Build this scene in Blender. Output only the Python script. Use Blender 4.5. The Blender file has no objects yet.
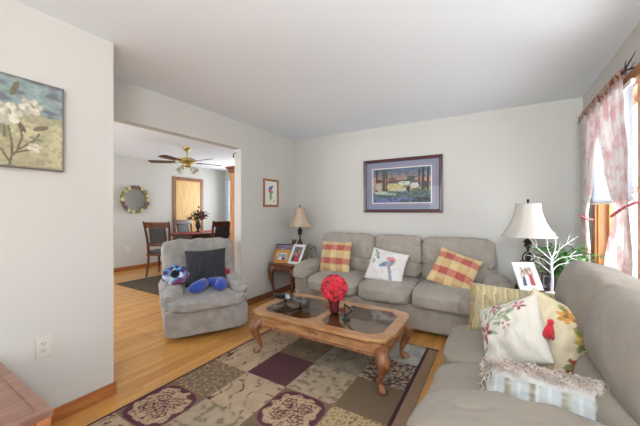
import bpy, bmesh, math, random
from mathutils import Vector, Matrix, noise
from math import sin, cos, pi, radians, sqrt, exp

random.seed(7)
SC = bpy.context.scene
COL = SC.collection

# ------------------------------------------------------------------ camera, world, lights, exposure
cam_d = bpy.data.cameras.new('camera')
cam = bpy.data.objects.new('camera', cam_d)
COL.objects.link(cam)
cam.location = (0, 0, 1.274)
cam.rotation_euler = (radians(90), 0, radians(31))
cam_d.sensor_width = 36
cam_d.lens = 36 * 294.5 / 640
cam_d.shift_y = -2.0 / 640
cam_d.clip_start = 0.02
SC.camera = cam
SC.view_settings.view_transform = 'Standard'
SC.view_settings.look = 'None'
SC.view_settings.gamma = 1
SC.view_settings.use_curve_mapping = False
SC.view_settings.exposure = 0.55

world = bpy.data.worlds.new('sky')
SC.world = world
world.use_nodes = True
bg = world.node_tree.nodes['Background']
bg.inputs[0].default_value = (0.93, 0.97, 1.0, 1)
bg.inputs[1].default_value = 2.0


def area(name, loc, rot, sx, sy, power, color=(1, 1, 1)):
    d = bpy.data.lights.new(name, 'AREA')
    d.shape = 'RECTANGLE'
    d.size = sx
    d.size_y = sy
    d.energy = power
    d.color = color
    o = bpy.data.objects.new(name, d)
    COL.objects.link(o)
    o.location = loc
    o.rotation_euler = [radians(a) for a in rot]
    return o


# daylight at windows, fill lamps at added openings (outside the glass, facing in)
area('daylight_right_far', (1.05, 3.03, 1.45), (0, 90, 0), 1.25, 0.8, 26, (0.97, 0.99, 1))
area('daylight_right_near', (1.05, 2.0, 1.45), (0, 90, 0), 1.25, 0.8, 8, (0.97, 0.99, 1))
area('fill_right_rear', (1.05, -1.2, 1.4), (0, 90, 0), 1.3, 1.9, 6, (0.96, 0.98, 1))  # fill lamp at an unseen window added for light
area('fill_behind_camera', (-0.75, -3.3, 1.15), (90, 0, 0), 2.7, 2.1, 22, (0.95, 0.975, 1))  # fill from behind the camera, through an added patio door
area('daylight_dining_window', (-5.6, 6.3, 1.55), (-90, 0, 0), 1.9, 1.3, 50, (0.95, 0.975, 1))
# added fill lamp behind the camera, standing in for the photographer's ceiling-bounced flash
up = area('bounce_fill', (0.2, -0.9, 1.95), (0, 0, 0), 0.9, 0.9, 84, (0.87, 0.94, 1))
up.rotation_euler = Vector((0.22, 0.60, 0.76)).to_track_quat('-Z', 'Y').to_euler()
area('fill_dining_front', (-4.9, -0.3, 1.4), (90, 0, 0), 2.2, 1.5, 66, (0.95, 0.975, 1))  # fill lamp for the dining room, at an unseen added window


# ------------------------------------------------------------------ helpers
def lin1(c):
    c = c / 255.0
    return c / 12.92 if c <= 0.04045 else ((c + 0.055) / 1.055) ** 2.4


def L(rgb):
    return (lin1(rgb[0]), lin1(rgb[1]), lin1(rgb[2]), 1.0)


MATS = {}


def mat(name, rgb=None, rough=0.6, metal=0.0, bump=0.0, bscale=200.0, var=0.0, vscale=6.0, spec=0.5, vcol=False,
        stretch=(1, 1, 1), sheen=0.0, coat=0.0, rgb2=None, bdist=0.01):
    if name in MATS:
        return MATS[name]
    m = bpy.data.materials.new(name)
    m.use_nodes = True
    nt = m.node_tree
    b = nt.nodes['Principled BSDF']
    b.inputs['Roughness'].default_value = rough
    b.inputs['Metallic'].default_value = metal
    b.inputs['Specular IOR Level'].default_value = spec
    b.inputs['Sheen Weight'].default_value = sheen
    b.inputs['Coat Weight'].default_value = coat
    tc = nt.nodes.new('ShaderNodeTexCoord')
    mp = nt.nodes.new('ShaderNodeMapping')
    mp.inputs['Scale'].default_value = stretch
    nt.links.new(tc.outputs['Object'], mp.inputs['Vector'])
    if vcol:
        a = nt.nodes.new('ShaderNodeAttribute')
        a.attribute_name = 'Col'
        nt.links.new(a.outputs['Color'], b.inputs['Base Color'])
    else:
        b.inputs['Base Color'].default_value = L(rgb)
        if var > 0 or rgb2:
            n = nt.nodes.new('ShaderNodeTexNoise')
            n.inputs['Scale'].default_value = vscale
            n.inputs['Detail'].default_value = 5
            nt.links.new(mp.outputs[0], n.inputs['Vector'])
            cr = nt.nodes.new('ShaderNodeValToRGB')
            lo = rgb2 if rgb2 else tuple(c * (1 - var) for c in rgb)
            hi = rgb if rgb2 else tuple(min(255, c * (1 + var)) for c in rgb)
            cr.color_ramp.elements[0].position = 0.35
            cr.color_ramp.elements[1].position = 0.68
            cr.color_ramp.elements[0].color = L(lo)
            cr.color_ramp.elements[1].color = L(hi)
            nt.links.new(n.outputs['Fac'], cr.inputs[0])
            nt.links.new(cr.outputs[0], b.inputs['Base Color'])
    if bump > 0:
        n2 = nt.nodes.new('ShaderNodeTexNoise')
        n2.inputs['Scale'].default_value = bscale
        n2.inputs['Detail'].default_value = 4
        nt.links.new(mp.outputs[0], n2.inputs['Vector'])
        bp = nt.nodes.new('ShaderNodeBump')
        bp.inputs['Strength'].default_value = bump
        bp.inputs['Distance'].default_value = bdist
        nt.links.new(n2.outputs['Fac'], bp.inputs['Height'])
        nt.links.new(bp.outputs[0], b.inputs['Normal'])
    MATS[name] = m
    return m


def mesh_obj(name, bm, m, parent=None, smooth=True, bevel=0.0, sub=0, angle=40, recalc=True):
    if recalc:
        bmesh.ops.recalc_face_normals(bm, faces=bm.faces[:])
    me = bpy.data.meshes.new(name)
    bm.to_mesh(me)
    bm.free()
    for p in me.polygons:
        p.use_smooth = smooth
    me.materials.append(m)
    o = bpy.data.objects.new(name, me)
    COL.objects.link(o)
    if parent:
        o.parent = parent
    if bevel:
        md = o.modifiers.new('bevel', 'BEVEL')
        md.width = bevel
        md.segments = 3
        md.limit_method = 'ANGLE'
        md.angle_limit = radians(35)
    if sub:
        md = o.modifiers.new('subdivision', 'SUBSURF')
        md.levels = md.render_levels = sub
    if smooth and (bevel or angle):
        try:
            me.set_sharp_from_angle(angle=radians(angle))
        except Exception:
            pass
    return o


def tag(o, label=None, cat=None, group=None, kind=None):
    if label:
        o['label'] = label
    if cat:
        o['category'] = cat
    if group:
        o['group'] = group
    if kind:
        o['kind'] = kind
    return o


def thing(name, label, cat, loc=(0, 0, 0), rotz=0.0, group=None):
    o = bpy.data.objects.new(name, None)
    o.empty_display_size = 0.1
    COL.objects.link(o)
    o.location = loc
    o.rotation_euler = (0, 0, rotz)
    return tag(o, label, cat, group)


def struct(o):
    o['kind'] = 'structure'
    return o


def dup(root, loc, rotz, label=None, group=None):
    r = root.copy()
    COL.objects.link(r)
    r.location = loc
    r.rotation_euler = (0, 0, rotz)
    if label:
        r['label'] = label
    if group:
        r['group'] = group
    for ch in list(root.children):
        c = ch.copy()
        COL.objects.link(c)
        c.parent = r
        for g in list(ch.children):
            d = g.copy()
            COL.objects.link(d)
            d.parent = c
    return r


def box(bm, x0, x1, y0, y1, z0, z1, mtx=None):
    v = [bm.verts.new((x, y, z)) for z in (z0, z1) for y in (y0, y1) for x in (x0, x1)]
    for f in ((0, 1, 3, 2), (4, 6, 7, 5), (0, 4, 5, 1), (2, 3, 7, 6), (0, 2, 6, 4), (1, 5, 7, 3)):
        bm.faces.new([v[i] for i in f])
    if mtx:
        for q in v:
            q.co = mtx @ q.co
    return bm


def B(*a, mtx=None):
    bm = bmesh.new()
    if a:
        box(bm, *a, mtx=mtx)
    return bm


def frames(pts):
    """parallel-transport frames along a path"""
    T = []
    for i in range(len(pts)):
        a = pts[max(0, i - 1)]
        b = pts[min(len(pts) - 1, i + 1)]
        T.append((b - a).normalized())
    up = Vector((0, 0, 1)) if abs(T[0].z) < 0.9 else Vector((1, 0, 0))
    n = T[0].cross(up).normalized()
    out = []
    for t in T:
        n = (n - t * n.dot(t)).normalized()
        out.append((n, t.cross(n)))
    return out


def tube(bm, pts, rad, n=10, caps=True, flat=1.0):
    pts = [Vector(p) for p in pts]
    if not hasattr(rad, '__len__'):
        rad = [rad] * len(pts)
    fr = frames(pts)
    rings = []
    for p, r, (a, b) in zip(pts, rad, fr):
        rings.append([bm.verts.new(p + a * r * cos(2 * pi * i / n) + b * r * flat * sin(2 * pi * i / n)) for i in range(n)])
    for r0, r1 in zip(rings, rings[1:]):
        for i in range(n):
            bm.faces.new((r0[i], r0[(i + 1) % n], r1[(i + 1) % n], r1[i]))
    if caps:
        bm.faces.new(rings[0])
        bm.faces.new(rings[-1][::-1])
    return bm


def smooth_path(pts, k=6):
    P = [Vector(p) for p in pts]
    out = []
    for i in range(len(P) - 1):
        p0 = P[max(0, i - 1)]
        p1, p2 = P[i], P[i + 1]
        p3 = P[min(len(P) - 1, i + 2)]
        for j in range(k):
            t = j / k
            out.append(0.5 * ((2 * p1) + (p2 - p0) * t + (2 * p0 - 5 * p1 + 4 * p2 - p3) * t * t + (3 * p1 - p0 - 3 * p2 + p3) * t ** 3))
    out.append(P[-1])
    return out


def stube(bm, pts4, k=5, n=10, flat=1.0):
    """smooth tube through (x,y,z,r) points"""
    P = smooth_path([p[:3] for p in pts4], k)
    R_ = [v.x for v in smooth_path([(p[3], 0, 0) for p in pts4], k)]
    return tube(bm, P, [max(0.0005, r) for r in R_], n, flat=flat)


def lathe(bm, prof, c=(0, 0, 0), n=28, close=True):
    rings = []
    for r, z in prof:
        rings.append([bm.verts.new((c[0] + r * cos(2 * pi * i / n), c[1] + r * sin(2 * pi * i / n), c[2] + z)) for i in range(n)])
    for r0, r1 in zip(rings, rings[1:]):
        for i in range(n):
            bm.faces.new((r0[i], r0[(i + 1) % n], r1[(i + 1) % n], r1[i]))
    if close:
        bm.faces.new(rings[0][::-1])
        bm.faces.new(rings[-1])
    return bm


def prism(bm, pts, z0, z1, mtx=None):
    a = [bm.verts.new((x, y, z0)) for x, y in pts]
    b = [bm.verts.new((x, y, z1)) for x, y in pts]
    bm.faces.new(a[::-1])
    bm.faces.new(b)
    n = len(pts)
    for i in range(n):
        bm.faces.new((a[i], a[(i + 1) % n], b[(i + 1) % n], b[i]))
    if mtx:
        for q in a + b:
            q.co = mtx @ q.co
    return bm


def plate_holes(bm, outer, holes, z0, z1):
    edges = []
    for loop in [outer] + holes:
        vs = [bm.verts.new((x, y, z0)) for x, y in loop]
        for i in range(len(vs)):
            edges.append(bm.edges.new((vs[i], vs[(i + 1) % len(vs)])))
    bmesh.ops.triangle_fill(bm, use_beauty=True, use_dissolve=False, edges=edges)
    ex = bmesh.ops.extrude_face_region(bm, geom=bm.faces[:])
    for g in ex['geom']:
        if isinstance(g, bmesh.types.BMVert):
            g.co.z += z1 - z0
    return bm


def squad(bm, c, h, n=4.0, seg=10, wr=0.0, ws=5.0, rot=None, puff=0.0, seed=0.0, taper=None):
    """rounded cushion block: centre c, half sizes h, superquadric exponent n, wrinkle depth wr"""
    tmp = bmesh.new()
    bmesh.ops.create_cube(tmp, size=2)
    bmesh.ops.subdivide_edges(tmp, edges=tmp.edges[:], cuts=seg, use_grid_fill=True)
    idx = {}
    for v in tmp.verts:
        p = v.co
        s = (abs(p.x) ** n + abs(p.y) ** n + abs(p.z) ** n) ** (1 / n)
        q = p / s
        nd = q.normalized()
        pos = Vector((q.x * h[0], q.y * h[1], q.z * h[2]))
        if taper:
            pos = taper(pos, q)
        if wr:
            w = noise.noise(Vector((pos.x * ws + seed, pos.y * ws * 1.7, pos.z * ws))) + 0.5 * noise.noise(
                Vector((pos.x * ws * 2.7, pos.y * ws * 2.2 + seed, pos.z * ws * 2.4)))
            cr = abs(noise.noise(Vector((pos.x * ws * 1.1 + seed * 2, pos.y * ws * 0.8, pos.z * ws * 1.5 + 5))))
            w -= 1.1 * max(0.0, 1 - cr / 0.09)
            pos += nd * wr * w
        if rot is not None:
            pos = rot @ pos
        idx[v.index] = bm.verts.new(pos + Vector(c))
    for f in tmp.faces:
        bm.faces.new([idx[v.index] for v in f.verts])
    tmp.free()
    return bm


def set_cols(o, fn):
    """colour attribute from a function of the local vertex position"""
    me = o.data
    ca = me.color_attributes.new(name='Col', type='FLOAT_COLOR', domain='POINT')
    buf = []
    for v in me.vertices:
        buf.extend(L(fn(v.co)))
    ca.data.foreach_set('color', buf)
    return o


def mix(a, b, t):
    t = max(0.0, min(1.0, t))
    return tuple(a[i] * (1 - t) + b[i] * t for i in range(3))


def nz(x, y, z=0.0):
    return noise.noise(Vector((x, y, z)))


class Paint:
    """a list of ellipses and strokes laid over a ground colour, for pictures and prints"""

    def __init__(self):
        self.s = []

    def ell(self, cx, cy, rx, ry, ang, col, petals=0):
        self.s.append(('e', cx, cy, rx, ry, cos(radians(ang)), sin(radians(ang)), col, petals))

    def line(self, pts, w, col):
        self.s.append(('l', pts, w, col))

    def at(self, x, y, base):
        c = base
        for s in self.s:
            if s[0] == 'e':
                _, cx, cy, rx, ry, ca, sa, col, pet = s
                dx, dy = x - cx, y - cy
                if abs(dx) > max(rx, ry) * 1.4 or abs(dy) > max(rx, ry) * 1.4:
                    continue
                a = (dx * ca + dy * sa) / rx
                b = (-dx * sa + dy * ca) / ry
                r = sqrt(a * a + b * b)
                if pet:
                    r /= (0.82 + 0.22 * abs(cos(pet * 0.5 * math.atan2(b, a))))
                if r < 1:
                    c = col
            else:
                _, pts, w, col = s
                for (ax, ay), (bx, by) in zip(pts, pts[1:]):
                    ux, uy = bx - ax, by - ay
                    t = max(0, min(1, ((x - ax) * ux + (y - ay) * uy) / (ux * ux + uy * uy + 1e-9)))
                    if (x - ax - ux * t) ** 2 + (y - ay - uy * t) ** 2 < w * w:
                        c = col
                        break
        return c


def picture_plate(name, w, h, th, fn, m, parent, nx=90, ny=60):
    """upright painted board: local x across, z up, front at y=-th; fn(x,z)->rgb"""
    bm = bmesh.new()
    g = [[bm.verts.new((-w / 2 + w * i / nx, -th, h * j / ny)) for i in range(nx + 1)] for j in range(ny + 1)]
    for j in range(ny):
        for i in range(nx):
            bm.faces.new((g[j][i], g[j][i + 1], g[j + 1][i + 1], g[j + 1][i]))
    # sides and back
    back = [bm.verts.new(p) for p in ((-w / 2, 0, 0), (w / 2, 0, 0), (w / 2, 0, h), (-w / 2, 0, h))]
    bm.faces.new(back[::-1])
    bm.faces.new([g[0][i] for i in range(nx + 1)][::-1] + [back[0], back[1]])
    bm.faces.new([g[ny][i] for i in range(nx + 1)] + [back[2], back[3]])
    bm.faces.new([g[j][0] for j in range(ny + 1)] + [back[3], back[0]])
    bm.faces.new([g[j][nx] for j in range(ny + 1)][::-1] + [back[1], back[2]])
    o = mesh_obj(name, bm, m, parent, smooth=False, recalc=False)
    return set_cols(o, lambda co: fn(co.x, co.z))


def frame_bars(w, h, fw, d, y0=0.0):
    """four mitred bars round a w x h opening, outer size w+2fw; stands on z=0"""
    bm = bmesh.new()
    W = w / 2 + fw
    H = h + 2 * fw
    prof = [(0, 0), (0, -d), (fw * 0.35, -d * 1.15), (fw * 0.7, -d * 0.8), (fw, -d * 0.75), (fw, 0)]
    loops = []
    for inset, y in prof:
        loops.append([bm.verts.new(p) for p in ((-W + inset, y + y0, inset), (W - inset, y + y0, inset),
                                                (W - inset, y + y0, H - inset), (-W + inset, y + y0, H - inset))])
    for a, b in zip(loops, loops[1:] + loops[:1]):
        for i in range(4):
            bm.faces.new((a[i], a[(i + 1) % 4], b[(i + 1) % 4], b[i]))
    return bm


# ------------------------------------------------------------------ materials
M_wall = mat('wall_paint', (199, 196, 189), 0.9, bump=0.05, bscale=300)
M_wall2 = mat('dining_paint', (202, 200, 194), 0.9, bump=0.05, bscale=300)
M_ceil = mat('ceiling_paint', (234, 240, 246), 0.95, bump=0.08, bscale=160)
M_trim = mat('oak_trim', (176, 112, 60), 0.4, rgb2=(150, 88, 42), vscale=4, stretch=(8, 1, 8), coat=0.3)
M_dtrim = mat('dark_oak_trim', (134, 88, 58), 0.4, rgb2=(112, 70, 44), vscale=4, stretch=(1, 1, 9), coat=0.3)
M_casing = mat('honey_oak_casing', (196, 134, 74), 0.4, rgb2=(168, 106, 52), vscale=5, stretch=(8, 8, 1), coat=0.3)
M_oak = mat('oak_table', (192, 146, 100), 0.33, rgb2=(150, 104, 64), vscale=7, stretch=(1, 9, 4), coat=0.4)
M_oakleg = mat('oak_carved', (158, 102, 66), 0.35, rgb2=(112, 68, 42), vscale=9, stretch=(4, 4, 1), coat=0.4, bump=0.3, bscale=60)
M_cherry = mat('cherry_wood', (120, 70, 42), 0.35, rgb2=(84, 44, 26), vscale=8, stretch=(1, 6, 2), coat=0.5)
M_dark = mat('dark_cherry', (98, 50, 32), 0.3, rgb2=(66, 30, 20), vscale=8, stretch=(4, 4, 1), coat=0.5)
M_cabtop = mat('cabinet_top', (146, 106, 88), 0.35, rgb2=(126, 88, 72), vscale=5, stretch=(9, 1, 1), coat=0.3)
M_cab = mat('cabinet_wood', (180, 118, 74), 0.4, rgb2=(158, 98, 60), vscale=5, stretch=(1, 1, 8), coat=0.3)
M_sofa = mat('taupe_microfiber', (156, 147, 136), 0.88, var=0.03, vscale=12, bump=0.75, bscale=22, stretch=(1, 0.45, 0.35), sheen=0.15, spec=0.2, bdist=0.02)
M_love = mat('warm_taupe_microfiber', (138, 128, 116), 0.88, var=0.02, vscale=9, bump=0.5, bscale=15, stretch=(1, 0.45, 0.5), sheen=0.12, spec=0.2, bdist=0.02)
M_rec = mat('stone_microfiber', (158, 154, 149), 0.9, var=0.06, vscale=14, bump=0.4, bscale=18, sheen=0.3, spec=0.2, bdist=0.015)
M_cloth = mat('printed_cloth', rough=0.85, vcol=True, bump=0.25, bscale=240, sheen=0.2, spec=0.2)
M_print = mat('printed_paper', rough=0.5, vcol=True, spec=0.3)
M_rug = mat('rug_pile', rough=0.97, vcol=True, bump=0.6, bscale=500, spec=0.1)
M_brass = mat('antique_brass', (216, 196, 130), 0.35, metal=0.9)
M_bronze = mat('aged_bronze', (62, 52, 44), 0.45, metal=0.5, rgb2=(40, 34, 30), vscale=20)
M_black = mat('black_gloss', (22, 20, 22), 0.3)
M_blackcloth = mat('black_cloth', (44, 44, 50), 0.9, bump=0.5, bscale=120, sheen=0.1)
M_white = mat('white_plastic', (235, 235, 232), 0.4)
M_whitefr = mat('white_frame', (216, 216, 214), 0.4)
M_shade = mat('linen_shade', (186, 166, 144), 0.9, bump=0.3, bscale=300)
M_shade2 = mat('cream_shade', (194, 188, 178), 0.9, bump=0.3, bscale=300)
M_green = mat('leaf_green', (72, 116, 58), 0.5, rgb2=(38, 76, 38), vscale=12)
M_red = mat('poinsettia_red', (220, 34, 58), 0.55, rgb2=(178, 18, 38), vscale=25, sheen=0.2)
M_vasered = mat('dark_red_glaze', (92, 14, 26), 0.2, coat=0.4)
M_blue = mat('blue_plush', (36, 66, 160), 0.9, sheen=0.4, bump=0.3, bscale=150)
M_redplush = mat('red_plush', (168, 28, 36), 0.9, sheen=0.3, bump=0.3, bscale=150)
M_leather = mat('black_leather', (46, 48, 52), 0.35)
M_mirror = mat('mirror_glass', (235, 238, 240), 0.03, metal=1.0)
M_twig = mat('white_bark', (238, 238, 238), 0.5, bump=0.4, bscale=90)


def mk_floor():
    m = bpy.data.materials.new('oak_strip_floor')
    m.use_nodes = True
    nt = m.node_tree
    b = nt.nodes['Principled BSDF']
    tc = nt.nodes.new('ShaderNodeTexCoord')
    mp = nt.nodes.new('ShaderNodeMapping')
    mp.inputs['Rotation'].default_value = (0, 0, radians(90))
    nt.links.new(tc.outputs['Object'], mp.inputs[0])
    br = nt.nodes.new('ShaderNodeTexBrick')
    br.offset = 0.37
    br.offset_frequency = 3
    br.inputs['Color1'].default_value = L((220, 164, 90))
    br.inputs['Color2'].default_value = L((196, 138, 66))
    br.inputs['Mortar'].default_value = L((160, 108, 56))
    br.inputs['Scale'].default_value = 1
    br.inputs['Mortar Size'].default_value = 0.0009
    br.inputs['Brick Width'].default_value = 0.85
    br.inputs['Row Height'].default_value = 0.057
    nt.links.new(mp.outputs[0], br.inputs['Vector'])
    n = nt.nodes.new('ShaderNodeTexNoise')
    n.inputs['Scale'].default_value = 3.0
    n.inputs['Detail'].default_value = 6
    mp2 = nt.nodes.new('ShaderNodeMapping')
    mp2.inputs['Scale'].default_value = (14, 0.9, 1)
    nt.links.new(tc.outputs['Object'], mp2.inputs[0])
    nt.links.new(mp2.outputs[0], n.inputs['Vector'])
    cr = nt.nodes.new('ShaderNodeValToRGB')
    cr.color_ramp.elements[0].position = 0.3
    cr.color_ramp.elements[1].position = 0.7
    cr.color_ramp.elements[0].color = (0.72, 0.66, 0.58, 1)
    cr.color_ramp.elements[1].color = (1.08, 1.05, 1.0, 1)
    nt.links.new(n.outputs['Fac'], cr.inputs[0])
    mx = nt.nodes.new('ShaderNodeMix')
    mx.data_type = 'RGBA'
    mx.blend_type = 'MULTIPLY'
    mx.inputs['Factor'].default_value = 0.75
    nt.links.new(br.outputs['Color'], mx.inputs[6])
    nt.links.new(cr.outputs[0], mx.inputs[7])
    nt.links.new(mx.outputs[2], b.inputs['Base Color'])
    b.inputs['Roughness'].default_value = 0.33
    b.inputs['Coat Weight'].default_value = 0.25
    b.inputs['Coat Roughness'].default_value = 0.15
    return m


def mk_glass(name, tint, refl_rough=0.01, base_mix=0.06):
    m = bpy.data.materials.new(name)
    m.use_nodes = True
    nt = m.node_tree
    nt.nodes.clear()
    out = nt.nodes.new('ShaderNodeOutputMaterial')
    tr = nt.nodes.new('ShaderNodeBsdfTransparent')
    tr.inputs[0].default_value = tint
    gl = nt.nodes.new('ShaderNodeBsdfGlossy')
    gl.inputs['Roughness'].default_value = refl_rough
    lw = nt.nodes.new('ShaderNodeLayerWeight')
    lw.inputs[0].default_value = 0.5
    pw = nt.nodes.new('ShaderNodeMath')
    pw.operation = 'POWER'
    pw.inputs[1].default_value = 5.0
    nt.links.new(lw.outputs['Facing'], pw.inputs[0])
    ad = nt.nodes.new('ShaderNodeMath')
    ad.operation = 'ADD'
    ad.use_clamp = True
    ad.inputs[1].default_value = base_mix
    nt.links.new(pw.outputs[0], ad.inputs[0])
    mx = nt.nodes.new('ShaderNodeMixShader')
    nt.links.new(ad.outputs[0], mx.inputs[0])
    nt.links.new(tr.outputs[0], mx.inputs[1])
    nt.links.new(gl.outputs[0], mx.inputs[2])
    nt.links.new(mx.outputs[0], out.inputs[0])
    return m


def mk_sheer(name, rgb, rgb2, trans=0.45, scale=7, vcol=False):
    m = bpy.data.materials.new(name)
    m.use_nodes = True
    nt = m.node_tree
    nt.nodes.clear()
    out = nt.nodes.new('ShaderNodeOutputMaterial')
    tc = nt.nodes.new('ShaderNodeTexCoord')
    n = nt.nodes.new('ShaderNodeTexNoise')
    n.inputs['Scale'].default_value = scale
    n.inputs['Detail'].default_value = 6
    n.inputs['Roughness'].default_value = 0.65
    nt.links.new(tc.outputs['Object'], n.inputs['Vector'])
    cr = nt.nodes.new('ShaderNodeValToRGB')
    cr.color_ramp.elements[0].position = 0.47
    cr.color_ramp.elements[1].position = 0.60
    cr.color_ramp.elements[0].color = L(rgb)
    cr.color_ramp.elements[1].color = L(rgb2)
    nt.links.new(n.outputs['Fac'], cr.inputs[0])
    df = nt.nodes.new('ShaderNodeBsdfDiffuse')
    tl = nt.nodes.new('ShaderNodeBsdfTranslucent')
    mx = nt.nodes.new('ShaderNodeMixShader')
    mx.inputs[0].default_value = trans
    nt.links.new(cr.outputs[0], df.inputs[0])
    nt.links.new(cr.outputs[0], tl.inputs[0])
    nt.links.new(df.outputs[0], mx.inputs[1])
    nt.links.new(tl.outputs[0], mx.inputs[2])
    nt.links.new(mx.outputs[0], out.inputs[0])
    return m


M_floor = mk_floor()
M_winglass = mk_glass('window_glass', (0.97, 0.98, 0.99, 1), 0.0, 0.04)
M_tabglass = mk_glass('smoked_glass', (0.66, 0.64, 0.62, 1), 0.04, 0.13)
M_clearglass = mk_glass('clear_glass', (0.9, 0.92, 0.9, 1), 0.05, 0.12)
M_picglass = mk_glass('picture_glass', (0.98, 0.98, 0.98, 1), 0.02, 0.02)
M_curtain = mk_sheer('toile_curtain', (230, 225, 221), (217, 188, 187), 0.5, 8)
M_header = mk_sheer('ruffled_header', (196, 170, 150), (150, 82, 74), 0.2, 22)
M_blind = mk_sheer('blind_vinyl', (232, 236, 242), (226, 231, 240), 0.3, 2)
M_frost = mk_sheer('fan_glass', (236, 236, 226), (224, 224, 214), 0.5, 3)

# ------------------------------------------------------------------ room shell
CZ = 2.44
struct(mesh_obj('floor', B(-7.0, 0.9, -3.1, 6.1, -0.1, 0), M_floor, smooth=False))
struct(mesh_obj('ceiling', B(-7.0, 0.9, -3.1, 6.1, CZ, CZ + 0.1), M_ceil, smooth=False))
struct(mesh_obj('wall_back', B(-2.88, 0.872, 3.96, 4.08, 0, CZ), M_wall, smooth=False))


def wall_yz(name, x0, x1, y0, y1, holes, m):
    """wall standing along Y with rectangular holes (ya,yb,za,zb) sorted by y"""
    bm = bmesh.new()
    y = y0
    for ya, yb, za, zb in holes:
        if ya > y:
            box(bm, x0, x1, y, ya, 0, CZ)
        if za > 0:
            box(bm, x0, x1, ya, yb, 0, za)
        box(bm, x0, x1, ya, yb, zb, CZ)
        y = yb
    if y < y1:
        box(bm, x0, x1, y, y1, 0, CZ)
    return struct(mesh_obj(name, bm, m, smooth=False))


def wall_xz(name, x0, x1, y0, y1, holes, m):
    bm = bmesh.new()
    x = x0
    for xa, xb, za, zb in holes:
        if xa > x:
            box(bm, x, xa, y0, y1, 0, CZ)
        if za > 0:
            box(bm, xa, xb, y0, y1, 0, za)
        box(bm, xa, xb, y0, y1, zb, CZ)
        x = xb
    if x < x1:
        box(bm, x, x1, y0, y1, 0, CZ)
    return struct(mesh_obj(name, bm, m, smooth=False))


W1 = (2.53, 3.44, 0.75, 2.09)
W2 = (1.50, 2.38, 0.75, 2.09)
W_FILL = (-2.2, -0.2, 0.75, 2.09)  # unseen window, added to let in fill light
wall_yz('wall_left', -3.0, -2.88, 1.017, 5.95, [(1.017, 2.78, 0, 2.093)], M_wall)
struct(mesh_obj('wall_stub', B(-3.0, -2.288, -3.0, 1.017, 0, CZ), M_wall, smooth=False))
wall_yz('wall_right', 0.752, 0.872, -3.0, 3.96, [W_FILL, W2, W1], M_wall)
wall_xz('wall_near', -2.288, 0.872, -3.12, -3.0, [(-2.1, 0.6, 0, 2.2)], M_wall)
struct(mesh_obj('wall_dining_left', B(-6.94, -6.82, -0.1, 6.07, 0, CZ), M_wall2, smooth=False))
wall_xz('wall_dining_back', -6.82, -2.88, 5.95, 6.07, [(-6.55, -4.65, 0.9, 2.15)], M_wall2)
wall_xz('wall_dining_near', -6.82, -3.0, -0.1, 0.02, [(-6.0, -3.8, 0.7, 2.1)], M_wall2)


def bb(name, *a, m=M_trim):
    return struct(mesh_obj(name, B(*a), m, smooth=False, bevel=0.004))


bb('baseboard_back', -2.88, 0.752, 3.945, 3.96, 0, 0.085, m=M_dtrim)
bb('baseboard_left', -2.88, -2.865, 2.78, 3.945, 0, 0.085, m=M_dtrim)
bb('baseboard_stub', -2.288, -2.273, -3.0, 1.017, 0, 0.085)
bb('baseboard_return', -2.86, -2.273, 1.017, 1.03, 0, 0.085)
bb('baseboard_right', 0.737, 0.752, -3.0, 3.945, 0, 0.085, m=M_dtrim)
bb('baseboard_dining', -6.82, -6.805, 0.02, 4.26, 0, 0.085)
bb('baseboard_dining_back', -6.805, -3.0, 5.935, 5.95, 0, 0.085)
bb('baseboard_dining_right', -3.015, -3.0, 2.78, 5.93, 0, 0.085)


def window_y(idx, hole, xin, xout, blind_to=None):
    """window in a wall along Y; room side at xin"""
    ya, yb, za, zb = hole
    root = thing('window_%d' % idx, None, None, (xin, (ya + yb) / 2, za))
    struct(root)
    w = (yb - ya) / 2
    h = zb - za
    cw = 0.07
    bm = bmesh.new()
    # casing around the opening on the room side
    box(bm, -0.02, 0, -w - cw, -w, -0.02, h + cw)
    box(bm, -0.02, 0, w, w + cw, -0.02, h + cw)
    box(bm, -0.024, 0, -w - cw, w + cw, h, h + cw + 0.005)
    box(bm, -0.05, 0.0, -w - cw - 0.01, w + cw + 0.01, -0.045, -0.02)
    mesh_obj('casing', bm, M_casing, root, smooth=False, bevel=0.004)
    bm = bmesh.new()
    d = xout - xin
    for a in ((-w, -w + 0.018), (w - 0.018, w)):
        box(bm, 0.0, d, a[0], a[1], 0, h)
    box(bm, 0, d, -w + 0.018, w - 0.018, h - 0.018, h)
    box(bm, 0, d, -w + 0.018, w - 0.018, 0, 0.018)
    mesh_obj('jamb', bm, M_casing, root, smooth=False)
    bm = bmesh.new()
    iw = w - 0.018
    hm = h * 0.5
    for z0, z1, x in ((0.018, hm + 0.02, 0.06), (hm - 0.02, h - 0.018, 0.085)):
        box(bm, x, x + 0.022, -iw, -iw + 0.04, z0, z1)
        box(bm, x, x + 0.022, iw - 0.04, iw, z0, z1)
        box(bm, x, x + 0.022, -iw + 0.04, iw - 0.04, z0, z0 + 0.04)
        box(bm, x, x + 0.022, -iw + 0.04, iw - 0.04, z1 - 0.04, z1)
    mesh_obj('sash', bm, M_casing, root, smooth=False)
    bm = bmesh.new()
    box(bm, 0.069, 0.073, -iw + 0.04, iw - 0.04, 0.058, hm - 0.02)
    box(bm, 0.094, 0.098, -iw + 0.04, iw - 0.04, hm + 0.02, h - 0.058)
    mesh_obj('pane', bm, M_winglass, root, smooth=False)
    return root


window_y(1, W1, 0.752, 0.872)
window_y(2, W2, 0.752, 0.872)
window_y(3, W_FILL, 0.752, 0.872)


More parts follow.
